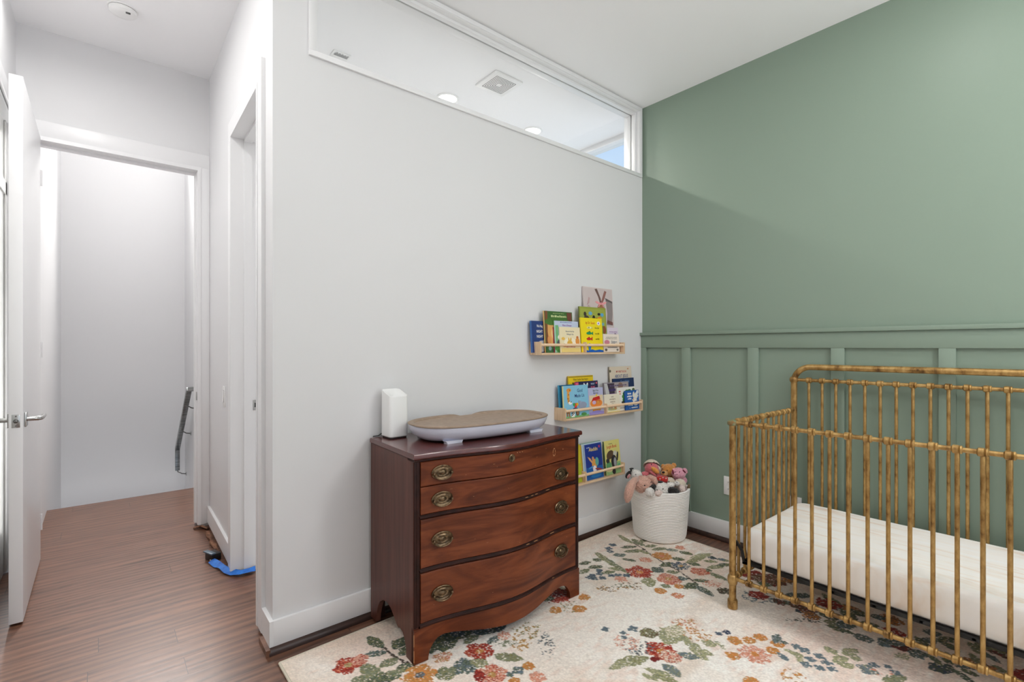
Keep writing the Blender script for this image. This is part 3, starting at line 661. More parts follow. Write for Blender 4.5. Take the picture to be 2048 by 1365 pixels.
# front stiles, rails
for x0, x1 in ((.002,.026),(DW-.026,DW-.002)):
    mb = MB(); mb.box(M_MDARK, x0, x1, -.004, .03, .135, .772, .002); mb.box(M_MDARK, x0+.009, x0+.014, -.0065, .0, .137, .765, .001); mb.build('front_stile', dr)
for z0, z1 in ((.765,.776),(.5445,.5605),(.3385,.3555),(.128,.146)):
    mb = MB(); serp(mb, M_MDARK, .024, DW-.024, z0, z1, -.006, .04, bev=.003); serp(mb, M_MDARK, .024, DW-.024, z0+.004, z1-.004, -.010, .04, bev=.002)
    # worn nicks along the moulding
    for i in range(9):
        x = .1+random.random()*(DW-.2); L = .006+random.random()*.022
        if random.random() < .6 and x > .4: serp(mb, M_CHIP, x, x+L, z1-.0045, z1-.0035, -.0104, .0, 4)
    mb.build('drawer_rail', dr)
# top
def top_ring(z, o):
    n = 40; pts = []
    for i in range(n+1):
        x = -.003-o+(DW+.017+2*o)*i/n; pts.append((x, bul((x)*DW/DW)-.0125-o, z))
    pts += [(DW+.014+o, DD+.004, z), (-.003-o, DD+.004, z)]
    return pts
mb = MB(); mb.loft(M_MTOP, [top_ring(.776,-.004), top_ring(.779,0), top_ring(.792,0), top_ring(.798,-.003)])
top = mb.build('top', dr, smooth=30)
mb = MB(); serp(mb, M_MDARK, .0, DW, .768, .777, -.009, .05, bev=.002); mb.build('top_moulding', dr)
# drawers
HANDX = (.116, .746)
def handle(parent, x, z):
    y = bul(x) - .0105; mx0 = Matrix.Translation((x,y,z)) @ Matrix.Rotation(math.atan2(bul(x+.02)-bul(x-.02), .04), 4, 'Z')
    mb = MB(); a, c = .045, .0285
    def ell(rx, rz, yy, n=40): return [(rx*math.cos(2*PI*i/n), yy, rz*math.sin(2*PI*i/n)) for i in range(n)]
    mb.loft(M_BRASS, [ell(a,c,0), ell(a,c,-.002), ell(a*.93,c*.9,-.0045), ell(a*.86,c*.82,-.003), ell(a*.72,c*.66,-.002), ell(a*.55,c*.5,-.0045), ell(a*.5,c*.45,-.0035), ell(a*.36,c*.34,-.0035), ell(a*.26,c*.3,-.007), ell(a*.14,c*.16,-.009), ell(.0005,.0005,-.0095)], mx=mx0)
    p = mb.build('handle_plate', parent)
    mb = MB(); pts = [(a*.83*math.cos(t_), -.010-.004*abs(math.sin(t_)), -.003+c*.80*math.sin(t_)) for t_ in [math.radians(180+180*i/18) for i in range(19)]]
    mb.tube(M_BRASS, pts, .0028, 8, mx=mx0)
    b = mb.build('bail', p)
    for s in (-1,1):
        mb = MB(); mb.lathe(M_BRASS, [(.0055,0),(.0055,.008),(.0045,.013),(.001,.015)], 12, mx0 @ axis_mx((s*a*.83,-.001,-.003),(0,-1,0)))
        mb.build('post', p)
for i, (z0, z1) in enumerate(((.670,.7645),(.562,.667),(.357,.5435),(.1475,.3375))):
    mb = MB(); serp(mb, M_MFRONT, .028, DW-.028, z0, z1, -.0075, .03, bev=.0035)
    # thin line bead around the front
    if i == 0:
        xm = .700
        for q in range(24):
            a0 = 2*PI*q/24
            if q % 5 == 3: continue
            xx, zz = xm+.0085*math.cos(a0), .719+.017*math.sin(a0)
            serp(mb, M_CHIP, xx-.0012, xx+.0012, zz-.0018, zz+.0018, -.0082, .0, 2)
        serp(mb, M_CHIP, .762, .766, .722, .726, -.0082, 0, 2)
        for q in range(3): serp(mb, M_CHIP, .45+q*.014, .453+q*.014, .7555, .7585, -.0082, 0, 2)
    for q in range(7):
        x = .06+random.random()*(DW-.14); z = z0+.01+random.random()*(z1-z0-.02); L = .002+random.random()*.008
        serp(mb, mat('light_scratch',(150,96,62),.6), x, x+L, z, z+.0013, -.0079, .0, 2)
    d = mb.build('drawer', dr)
    handle(d, HANDX[0], (.717,.613,.457,.246)[i])
    if i > 0: handle(d, HANDX[1], (0,.613,.457,.252)[i])
    if i == 0:
        mb = MB(); y = bul(.422)-.008
        mb.lathe(M_BRASS, [(.016,0),(.016,.002),(.013,.0035),(.010,.002),(.001,.0025)], 24, axis_mx((.422,y,.738),(0,-1,0)))
        e = mb.build('lock_escutcheon', d)
        mb = MB(); mb.lathe(M_BLACK, [(.0025,0),(.0025,.0035)], 10, axis_mx((.422,y,.741),(0,-1,0))); mb.box(M_BLACK, .421, .423, y-.0034, y, .731, .741); mb.build('keyhole', e)
# apron with feet
def apron():
    n = 80; mb = MB(); b = bmesh.new(); cols = []
    def low(x):
        u = min(x, DW-x)
        P_ = [(0,0),(.060,0),(.0605,.012),(.066,.035),(.080,.058),(.100,.074),(.125,.080),(.16,.077),(.22,.066),(.30,.052),(.38,.044),(.44,.042)]
        for (a0,z0_),(a1,z1_) in zip(P_, P_[1:]):
            if a0 <= u <= a1: return z0_+(z1_-z0_)*((u-a0)/(a1-a0))
        return .042
    xs = sorted(set([DW*i/n for i in range(n+1)] + [.0599,.0607,.063,DW-.0599,DW-.0607,DW-.063]))
    rings = []
    for x in xs:
        y = bul(x)*1.0-.006; z = low(x); rings.append([(x,y,z),(x,y,.130),(x,y+.022,.130),(x,y+.022,z)])
    mb.loft(M_MFRONT, rings)
    # worn edge on the near foot
    mb.box(M_CHIP, -.0008, .0008, -.0068, -.005, .01, .055); mb.box(M_CHIP, -.0008, .0006, -.0066, -.005, .07, .115)
    return mb.build('apron', dr)
apron()
for x in (.022, DW-.05):
    mb = MB(); mb.box(M_MDARK, x, x+.028, DD-.04, DD-.012, 0, .13); mb.build('back_foot', dr)

# ---- changing pad on the chest
M_SHELL = mat('pale_lavender_shell', (216,218,232), .25, coat=.3)
M_LINER = noisy('taupe_foam_liner', [(.3,(142,122,104)),(.7,(160,138,119))], (40,40,40), 1., 3, rough=.5)
DZT = RUGZ + DH
pc = dr.matrix_basis @ Vector((.462, .225, 0))
pad = thing('changing_pad', 'oval taupe changing pad in a white shell on the chest', 'changing pad', (pc.x, pc.y, DZT), dth)
def peanut(a, b_, z, n=96, dip=.0, notch=0., zsad=0.):
    out = []
    for i in range(n):
        t_ = 2*PI*i/n; c, s = math.cos(t_), math.sin(t_)
        e = 2.75
        x = a*math.copysign(abs(c)**(2/e), c); y = b_*math.copysign(abs(s)**(2/e), s)
        y *= 1 - dip*math.exp(-((x-.0)/.11)**2)
        zz = z
        if s > 0: zz -= notch*math.exp(-((x-.025)/.05)**2)*s
        zz += zsad*(abs(x)/a)**2
        out.append((x, y, zz))
    return out
A, B = .352, .183
mb = MB()
mb.loft(M_SHELL, [peanut(A*.82,B*.66,.006), peanut(A*.89,B*.80,.010), peanut(A*.955,B*.93,.028), peanut(A*.987,B*.98,.050), peanut(A*.995,B*.995,.067,notch=.016)])
mb.build('shell', pad)
mb = MB()
mb.loft(M_LINER, [peanut(A*.99,B*.985,.0672,notch=.016), peanut(A*1.005,B*1.01,.0690,notch=.016), peanut(A*1.005,B*1.01,.0735,notch=.017), peanut(A*.985,B*.97,.0765,notch=.018), peanut(A*.955,B*.92,.0765,notch=.018), peanut(A*.93,B*.875,.073,notch=.014), peanut(A*.895,B*.82,.052,notch=.004), peanut(A*.84,B*.73,.034), peanut(A*.7,B*.55,.028), peanut(A*.4,B*.3,.026), peanut(A*.02,B*.02,.026)])
mb.build('liner', pad)
for sx, sy in ((-1,-1),(1,-1),(-1,1),(1,1)):
    mb = MB(); mb.loft(M_SHELL, [[(sx*.225+dx, sy*.118+dy, z) for dx, dy in ((-w,-.016),(w,-.016),(w+.004,0),(w,.016),(-w,.016),(-w-.004,0))] for z, w in ((0,.036),(.006,.037),(.012,.043))]); mb.build('foot', pad)
# ---- router box
t = thing('router_box', 'white upright box with sloped top on the chest by the wall', 'router', (1.024, 2.048, DZT), math.radians(2))
def rrect(w, d, r, z, sl=0., n=6):
    out = []
    for cx_, cy_, a0 in ((w-r,d-r,0),(-w+r,d-r,90),(-w+r,-d+r,180),(w-r,-d+r,270)):
        for i in range(n+1):
            a = math.radians(a0+90*i/n); x, y = cx_+r*math.cos(a), cy_+r*math.sin(a); out.append((x, y, z+sl*(y+.046)/.092))
    return out
mb = MB(); W_, D_ = .046, .046
mb.loft(M_PLASTIC, [rrect(W_-.003,D_-.003,.014,.006), rrect(W_,D_,.016,.010), rrect(W_,D_,.016,.183,.030), rrect(W_-.001,D_-.001,.016,.186,.030), rrect(W_-.004,D_-.004,.014,.187,.030), rrect(W_-.006,D_-.006,.013,.1855,.030), rrect(.01,.01,.004,.1855,.030)]); mb.build('body', t)
mb = MB(); mb.loft(M_BLACK, [rrect(W_-.004,D_-.004,.014,0), rrect(W_-.004,D_-.004,.014,.0065)]); mb.build('base', t)
mb = MB(); mb.tube(M_BLACK, [(-.03,.047,.02),(-.05,.058,.004),(-.075,.060,.003)], .0025, 8); mb.build('power_cord', t)

# ================================================================== BOOK LEDGES
def ledge(x0, x1, zb, label):
    t = thing('book_ledge', label, 'wall shelf', (x0, WY, zb), group=None)
    L = x1-x0; D = .09; H_ = .076
    mb = MB(); mb.box(M_PINEX, .012, L-.012, -D, -.0005, 0, .012, .001); mb.build('base_board', t)
    for x in (0, L-.012):
        mb = MB(); mb.box(M_PINE, x, x+.012, -D, -.0005, 0, H_, .001); mb.build('end_board', t)
    xm = L/2-.006
    mb = MB(); mb.box(M_PINE, xm, xm+.012, -D, -.0005, .012, H_, .001); mb.build('divider', t)
    for a, b_ in ((.012, xm), (xm+.012, L-.012)):
        n = int((b_-a)/.0105); prof = []
        for i in range(n):
            z0 = a+(b_-a)*i/n; dz = (b_-a)/n
            prof += [(.0054, z0), (.0080, z0+dz*.22), (.0090, z0+dz*.5), (.0080, z0+dz*.78)]
        prof.append((.0052, b_))
        mb = MB(); mb.lathe(M_BEAD, prof, 12, axis_mx((0,-.0845,.058),(1,0,0))); mb.build('beaded_rail', t, smooth=60)
    return t
S1, S2, S3 = (1.912,2.689,1.171), (2.113,2.891,.775), (1.912,2.689,.368)
ledge(*S1, 'pine book ledge with beaded rail, topmost of three'); ledge(*S2, 'pine book ledge with beaded rail, middle one beside the green wall'); ledge(*S3, 'pine book ledge with beaded rail, lowest and partly behind the chest')

_TXT = {}
def text_bm(s, align='CENTER', shear=0.):
    key = (s, align, shear)
    if key not in _TXT:
        c = bpy.data.curves.new('t', 'FONT'); c.body = s; c.size = 1.; c.align_x = align; c.resolution_u = 2; c.shear = shear; c.space_line = .95; c.offset = .012
        o = bpy.data.objects.new('t', c); COL.objects.link(o); bpy.context.view_layer.update()
        me = bpy.data.meshes.new_from_object(o.evaluated_get(bpy.context.evaluated_depsgraph_get()))
        bpy.data.objects.remove(o); bpy.data.curves.remove(c); _TXT[key] = me
    b = bmesh.new(); b.from_mesh(_TXT[key]); return b
LEAN = math.radians(4.0)
def ink(c): return mat('print_%02x%02x%02x' % c, c, .45)
def book(pl, pr, pt, off, shelf, label, cover, spine=None, art=(), thick=.010, inner=None, name='picture_book', board=.002, z_in=None):
    zb = shelf[2]+.0125; yb = WY-off+.003
    a = on_y(pl, pt+40, yb+.008); c = on_y(pr, pt+40, yb+.008)
    top = on_y((pl+pr)/2, pt, yb)
    for _ in range(3):
        h = (top.z-zb)/math.cos(LEAN); top = on_y((pl+pr)/2, pt, yb + h*math.sin(LEAN))
    h = (top.z-zb)/math.cos(LEAN); w = c.x-a.x
    t = thing(name, label, 'book', (a.x, yb, zb)); t.rotation_euler = (-LEAN, 0, 0)
    cm = ink(cover); sm = ink(spine or cover)
    mb = MB()
    lift = thick*math.sin(LEAN)+.0003
    mb.box(cm, .003, w, 0, board, lift, h+lift, .0006); mb.box(cm, .003, w, thick-board, thick, lift, h+lift, .0006)
    mb.box(sm, 0, .0032, .0003, thick-.0003, lift, h+lift, .001)
    for n_, q in enumerate(art):
        y = -.00025-.00022*n_; k_ = q[0]
        if k_ == 'rect': mb.box(ink(q[5]), q[1]*w, q[3]*w, y, .0005, lift+q[2]*h, lift+q[4]*h)
        elif k_ in ('ell','ring','star'):
            _, cx_, cz_, rx, rz, col = q[:6]; rot = math.radians(q[6]) if len(q) > 6 else 0; n = 22; P_ = []
            for i in range(n):
                a_ = 2*PI*i/n; f = 1 if k_ == 'ell' else (.72+.28*math.cos(5*a_))
                u, v = rx*w*math.cos(a_)*f, rz*h*math.sin(a_)*f
                P_.append((cx_*w+u*math.cos(rot)-v*math.sin(rot), lift+cz_*h+u*math.sin(rot)+v*math.cos(rot)))
            mb.prism(ink(col), P_, 'y', y, .0005)
        elif k_ == 'poly': mb.prism(ink(q[2]), [(u*w, lift+v*h) for u, v in q[1]], 'y', y, .0005)
        elif k_ == 'dash':      # a line of small illegible lettering
            _, x0, x1, z_, s_, col = q; r = random.Random(int(x0*1000+z_*777)); x = x0
            while x < x1:
                L = .02+.05*r.random(); mb.box(ink(col), x*w, min(x+L,x1)*w, y, .0005, lift+z_*h, lift+(z_+s_*(.7+.3*r.random()))*h); x += L+.018
        elif k_ == 'text':
            _, s_, x_, z_, sz, col = q[:6]; sx = q[6] if len(q) > 6 else 1.
            b = text_bm(s_); i = mb.mi(ink(col))
            mxx = Matrix.Translation((x_*w, y, lift+z_*h)) @ Matrix.Rotation(PI/2, 4, 'X') @ Matrix.Diagonal((sz*h*sx, sz*h, 1, 1))
            mb.take(b, ink(col), mxx)
    mb.build('cover', t, smooth=None)
    mb = MB(); mb.box(M_PAGE, .0034, w-.003, board+.0001, thick-board-.0001, lift+.003, h+lift-.003); mb.build('pages', t, smooth=None)
    return t
W = (246,244,238)
BK = 'books on the top ledge'
# --- top ledge
book(1171,1229,577,.046,S1,'tall pale pink book with brown ears and pink bow, tallest on the top ledge',(214,200,196),(196,184,182),[
    ('rect',.02,.0,.98,.985,(206,192,190)),('poly',[(.38,.975),(.46,.985),(.57,.84),(.60,.765),(.54,.765),(.49,.86)],(112,84,78)),('poly',[(.72,.965),(.79,.95),(.71,.84),(.63,.765),(.58,.775),(.64,.86)],(150,104,96)),
    ('poly',[(.74,.83),(.98,.79),(.97,.6),(.92,.42),(.74,.42),(.78,.6)],(146,134,134)),('poly',[(.73,.85),(.98,.80),(.98,.77),(.75,.81)],(104,94,94)),('ell',.57,.69,.12,.06,(160,110,78)),('ell',.48,.762,.10,.018,(236,160,164),-16),('ell',.67,.762,.10,.018,(236,160,164),16),('ell',.575,.762,.03,.013,(214,134,142)),('poly',[(.56,.76),(.50,.70),(.46,.70),(.54,.76)],(232,156,160)),('poly',[(.59,.76),(.64,.70),(.68,.70),(.6,.76)],(232,156,160)),
    ('poly',[(.1,.72),(.16,.84),(.2,.83),(.17,.75)],(190,160,160)),('poly',[(.06,.64),(.14,.72),(.2,.70),(.12,.62)],(196,170,168)),('poly',[(.75,.45),(.95,.42),(.95,.47),(.78,.5)],(120,80,76))], thick=.012)
book(1161,1214,615.5,.062,S1,'olive green storybook behind the yellow fish book',(150,158,64),(112,120,50),[
    ('rect',.04,.02,.97,.96,(160,168,70)),('ell',.25,.74,.1,.07,(80,66,54)),('ell',.2,.84,.05,.05,(60,50,44)),('ell',.40,.86,.07,.04,(110,170,204)),('ell',.52,.76,.05,.06,(40,36,34)),('ell',.62,.72,.06,.05,(150,50,40)),('ell',.74,.74,.08,.05,(232,130,44)),('ell',.84,.84,.06,.04,(94,164,206)),('ell',.72,.85,.05,.03,(44,40,36)),('rect',.3,.60,.9,.66,(120,176,190)),('ell',.90,.50,.06,.09,(140,80,50)),('ell',.90,.28,.06,.09,(214,150,60)),('ell',.89,.12,.06,.05,(200,110,60)),('rect',.80,.2,.84,.58,(120,150,70))], thick=.010)
book(1162,1205,637,.0765,S1,'bright yellow fish book leaning on the beaded rail',(246,222,22),(232,206,20),[
    ('text','by Dr. Seuss',.44,.825,.10,(206,64,34),.80),('ell',.83,.85,.075,.055,W),('ell',.83,.85,.03,.03,(150,120,190)),('text','One fish',.74,.69,.062,(30,28,24),.9),('text','two fish',.74,.525,.062,(30,28,24),.9),('text','red fish',.74,.365,.062,(30,28,24),.9),('text','blue fish',.74,.20,.062,(30,28,24),.9),
    ('ell',.38,.715,.10,.035,(240,236,170)),('ell',.36,.715,.05,.025,(190,180,90)),('poly',[(.46,.715),(.53,.75),(.53,.68)],(220,214,120)),('ell',.36,.55,.12,.04,(40,150,90)),('poly',[(.46,.55),(.54,.60),(.54,.50)],(40,150,90)),('poly',[(.3,.58),(.4,.62),(.42,.58)],(30,120,80)),('ell',.34,.385,.1,.036,(206,36,30)),('poly',[(.42,.385),(.5,.45),(.49,.34)],(206,36,30)),('poly',[(.28,.41),(.36,.45),(.38,.41)],(180,30,28)),('ell',.36,.20,.04,.06,(50,130,200)),('poly',[(.3,.17),(.42,.17),(.38,.05),(.32,.05)],(50,130,200)),
    ('poly',[(.15,.0),(.98,.0),(.98,.05),(.8,.075),(.6,.05),(.45,.08),(.3,.045),(.15,.07)],(28,96,190))], thick=.010)
book(1214.5,1236.5,656,.059,S1,'narrow lilac book at the right of the top ledge',(220,208,222),(206,192,210),[('dash',.2,.9,.80,.05,(170,140,180)),('dash',.15,.9,.70,.05,(180,150,186)),('ell',.72,.72,.09,.05,(96,70,104)),('ell',.4,.6,.2,.06,(234,226,236))], thick=.007)
book(1206,1237.5,669,.075,S1,'small cream book with pink circle beside the yellow one',(238,226,214),(226,212,198),[('dash',.18,.86,.80,.045,(150,140,130)),('dash',.15,.86,.72,.045,(150,140,130)),('ell',.22,.54,.16,.13,(206,130,146)),('rect',.5,.46,.56,.64,(172,168,164)),('ell',.66,.54,.09,.08,(176,172,170)),('ell',.80,.56,.06,.05,(190,186,182)),('dash',.25,.85,.30,.07,(110,120,134)),('rect',.25,.24,.85,.265,(84,80,78)),('ell',.14,.12,.07,.07,(90,84,80)),('ell',.86,.12,.06,.06,(120,116,110))], thick=.009)
book(1063,1100,643,.046,S1,'dark blue bedtime book at the left end of the top ledge',(30,58,120),(52,104,170),[('text','We Hug',.45,.80,.12,W,.62),('text','NIGHT',.43,.63,.12,W,.72),('text','NIGHT',.43,.47,.12,W,.72),('ell',.52,.2,.26,.18,(178,176,180)),('ell',.66,.34,.08,.07,(190,188,190)),('ell',.9,.3,.1,.12,(90,60,56))], thick=.014)
book(1089.5,1146,624,.062,S1,'green and amber forest storybook at the left of the top ledge',(62,104,48),(222,176,112),[
    ('rect',.03,.0,.97,.74,(226,170,100)),('ell',.5,.46,.28,.22,(240,208,140)),('poly',[(.03,1),(.12,1),(.10,.5),(.16,0),(.03,0)],(122,74,44)),('poly',[(.80,.98),(.97,.98),(.97,.55),(.84,.6)],(112,62,48)),('ell',.22,.74,.2,.08,(74,116,48)),('ell',.70,.74,.2,.07,(84,126,52)),('ell',.45,.80,.25,.07,(70,112,46)),('dash',.24,.78,.855,.05,(196,206,150)),('dash',.3,.7,.94,.02,(150,170,110)),('rect',.03,.0,.97,.2,(64,110,60)),('ell',.15,.10,.05,.05,(150,180,190)),('ell',.3,.05,.08,.05,(40,80,46)),('ell',.4,.14,.1,.05,(86,140,64)),('ell',.14,.3,.06,.1,(220,150,90))], thick=.010)
book(1106.5,1113,655,.0665,S1,'thin crimson book spine between forest and lavender books',(158,32,66),(158,32,66),[('rect',.1,.0,1.,.72,(166,36,70)),('rect',.1,.75,.95,.9,(206,90,60))], thick=.004, board=.001)
book(1109,1157,643,.0715,S1,'pale lavender book with purple lettering behind the cream one',(196,206,228),(136,196,140),[('dash',.25,.72,.945,.03,(110,130,180)),('text','When a Dinosaur',.52,.835,.085,(142,60,150),.70),('rect',.04,.0,.16,.86,(120,182,124)),('ell',.18,.3,.1,.1,(92,96,104)),('ell',.12,.14,.12,.1,(86,150,70)),('ell',.2,.05,.12,.06,(60,120,50)),('ell',.22,.48,.1,.08,W)], thick=.0045, board=.001)
book(1119,1160,655,.0775,S1,'square cream book with yellow animals in front on the top ledge',(240,226,188),(230,214,172),[
    ('text','When the World Was',.5,.80,.085,(70,84,110),.62),('text','Waiting for You',.5,.69,.085,(70,84,110),.70),('ell',.5,.38,.3,.2,(248,240,216)),('ell',.47,.36,.13,.12,(222,176,70)),('ell',.43,.5,.035,.09,(226,184,84),10),('ell',.52,.5,.035,.09,(226,184,84),-10),('ell',.16,.54,.08,.06,(232,190,90)),('ell',.85,.44,.1,.14,(224,150,70)),('ell',.85,.6,.05,.05,(206,120,60)),('ell',.2,.3,.06,.06,(180,190,150)),('rect',.06,.02,.95,.17,(240,214,130)),('dash',.3,.72,.2,.03,(176,74,40)),('ell',.22,.25,.08,.04,(210,150,70))], thick=.0045, board=.001)
# --- middle ledge
book(1138,1188,752,.038,S2,'yellow book with dark lettering at the back of the middle ledge',(240,206,32),(198,164,30),[('text','When Sophie Gets Angry--',.5,.885,.072,(60,46,36),.72),('dash',.16,.3,.78,.06,(50,40,32)),('rect',.02,.96,.98,.99,(170,142,40)),('ell',.4,.5,.2,.1,(232,150,40))], thick=.008)
book(1118,1160,770,.049,S2,'teal book mostly hidden at the left end of the middle ledge',(44,124,160),(58,146,182),[('ell',.3,.75,.1,.06,(28,62,110)),('rect',.03,.95,.98,.985,(34,84,120))], thick=.008)
book(1152,1197,763,.060,S2,'navy book with pink corner and white rabbit ears on the middle ledge',(38,34,74),(226,88,126),[('poly',[(.02,.98),(.14,.98),(.12,.6),(.02,.6)],(232,96,130)),('ell',.40,.86,.035,.10,W,20),('ell',.50,.86,.035,.10,W,-20),('text','WHAT',.76,.885,.075,(190,206,236),.8),('text','WE ARE?',.76,.79,.075,(232,110,140),.66),('star',.93,.93,.04,.035,(232,110,120)),('ell',.25,.85,.03,.04,(200,90,160))], thick=.008)
book(1127,1176.5,771.5,.077,S2,'light blue animal book with giraffe on the middle ledge',(136,196,224),(232,222,158),[
    ('text','God',.66,.78,.15,(48,66,122),.95),('text','Made Us',.64,.62,.15,(48,66,122),.85),('ell',.19,.66,.05,.22,(226,164,76)),('ell',.22,.86,.09,.06,(226,150,64)),('ell',.20,.72,.02,.02,(150,90,50)),('ell',.17,.60,.02,.02,(150,90,50)),('ell',.21,.52,.02,.02,(150,90,50)),('ell',.25,.86,.015,.015,(90,50,30)),('ell',.25,.46,.07,.05,W),('ell',.28,.49,.02,.02,(40,40,44)),
    ('ell',.74,.36,.17,.11,(150,160,184)),('ring',.66,.46,.06,.05,(160,170,194)),('ell',.62,.44,.03,.08,(150,160,184),20),('ell',.46,.36,.05,.08,(228,70,50)),('ell',.40,.40,.04,.05,(60,150,70),30),('ell',.52,.40,.04,.05,(240,190,50),-30),('ell',.44,.27,.09,.03,(74,70,120)),('rect',.05,.0,.98,.05,(120,180,120)),('ell',.52,.13,.06,.09,(120,86,60)),('ell',.52,.13,.03,.05,(168,130,96)),('ell',.78,.07,.1,.05,(86,150,80)),
    ('rect',.10,.05,.13,.24,(190,130,70)),('rect',.18,.02,.21,.24,(190,130,70)),('poly',[(.26,.02),(.38,.02),(.42,.2),(.34,.22)],W),('poly',[(.28,.05),(.40,.14),(.40,.17),(.28,.08)],(40,40,46)),('poly',[(.29,.11),(.41,.2),(.38,.2),(.29,.14)],(40,40,46)),('ell',.13,.2,.05,.06,(150,100,60))], thick=.011)
book(1176.5,1206.5,776,.076,S2,'lilac book with red and orange ark on the middle ledge',(186,188,220),(176,168,214),[('text',"Baby's First",.5,.86,.10,(70,96,60),.70),('text','Bible Stories',.5,.77,.085,(80,90,130),.66),('rect',.06,.30,.96,.72,(226,206,170)),('ell',.5,.42,.4,.16,(236,140,60)),('poly',[(.2,.50),(.78,.56),(.72,.68),(.30,.63)],(200,36,34)),('rect',.3,.42,.74,.53,(210,110,60)),('ell',.36,.45,.12,.07,(206,180,214)),('ell',.62,.44,.1,.06,(220,150,70)),('poly',[(.46,.70),(.56,.78),(.58,.66)],(240,210,70)),('poly',[(.2,.24),(.8,.26),(.74,.12),(.3,.1)],(226,158,50)),('rect',.04,.0,.97,.1,(160,146,214)),('ell',.5,.1,.3,.05,(150,140,214))], thick=.009)
book(1221,1265,733.5,.038,S2,'cream book with red and blue title, tallest on the middle ledge',(222,208,188),(150,140,120),[('text','MY FIRST BOOK',.53,.86,.065,(190,52,44),.82),('text','ABOUT JESUS',.53,.745,.10,(36,70,130),.80),('ell',.52,.60,.22,.10,(34,60,92)),('ell',.5,.60,.10,.05,(190,196,196)),('rect',.02,.3,.98,.5,(40,64,94)),('star',.86,.66,.05,.03,(214,160,130)),('star',.84,.94,.04,.02,(206,150,110)),('ell',.03,.9,.04,.03,(110,104,84)),('ell',.03,.5,.04,.03,(90,84,70))], thick=.008)
book(1227,1269,757,.047,S2,'navy blue night book at the right of the middle ledge',(26,48,92),(20,38,74),[('text','Good Night',.56,.86,.11,(110,158,206),.85),('star',.85,.6,.04,.04,(180,200,220)),('ell',.6,.5,.2,.1,(40,70,120))], thick=.008)
book(1208,1258,765,.057,S2,'grey and purple photo book on the middle ledge',(150,142,150),(110,104,106),[('rect',.14,.45,.42,.97,(70,58,72)),('poly',[(.03,.97),(.14,.97),(.26,.4),(.1,.4)],(196,196,196)),('rect',.42,.5,.97,.97,(172,160,158)),('ell',.66,.86,.10,.12,(140,112,96)),('dash',.24,.92,.86,.05,(96,80,120)),('dash',.2,.92,.70,.10,(66,48,110)),('rect',.2,.4,.44,.62,(118,76,150)),('ell',.36,.5,.06,.1,(206,96,110))], thick=.008)
book(1234,1270,775,.067,S2,'white book with green leafy arch on the middle ledge',(240,238,230),(226,222,214),[('rect',.1,.8,.2,.86,(226,110,110)),('rect',.1,.7,.2,.76,(226,140,130)),('ell',.38,.46,.10,.09,(54,126,62)),('ell',.36,.60,.10,.09,(70,140,66)),('ell',.42,.72,.11,.09,(48,118,58)),('ell',.54,.80,.11,.09,(66,136,62)),('ell',.68,.82,.1,.08,(46,112,56)),('ell',.80,.74,.1,.08,(60,128,60)),('ell',.91,.86,.07,.08,(90,110,70)),('ell',.30,.36,.08,.05,(60,60,50)),('dash',.1,.5,.1,.03,(130,120,110))], thick=.008)
book(1208,1239,789,.0765,S2,'small cream book with brown capital letters on the middle ledge',(238,230,210),(228,218,196),[('text','GUESS',.52,.82,.09,(130,96,74),.9),('text','HOW MUCH',.52,.68,.10,(130,96,74),.9),('text','I LOVE YOU',.52,.54,.10,(130,96,74),.82),('rect',.46,.48,.6,.495,(150,120,96)),('ell',.5,.16,.3,.06,(190,196,120)),('ell',.44,.24,.07,.12,(200,176,140)),('ell',.68,.24,.07,.12,(212,160,110)),('ell',.30,.22,.06,.1,(176,190,150)),('rect',.04,.0,.97,.05,(244,226,150))], thick=.008)
book(1249.5,1277,781.5,.0775,S2,'small blue and white book at the right end of the middle ledge',(36,98,176),(30,82,154),[('dash',.2,.45,.80,.09,W),('dash',.15,.5,.66,.09,W),('dash',.2,.45,.54,.08,W),('poly',[(.58,.88),(.66,.94),(.70,.80),(.84,.92),(.88,.80),(.96,.70),(.80,.5),(.9,.46),(.6,.40),(.5,.5),(.62,.6),(.54,.7)],(238,234,214)),('ell',.72,.60,.08,.06,(214,90,80)),('ell',.62,.52,.07,.04,(232,170,90)),('poly',[(.86,.98),(.96,.98),(.97,.86),(.5,.2),(.44,.2)],(228,232,236)),('dash',.2,.5,.22,.08,W),('ell',.74,.24,.12,.05,(226,230,236)),('text','by',.3,.07,.07,W),('dash',.42,.86,.08,.05,W)], thick=.008)
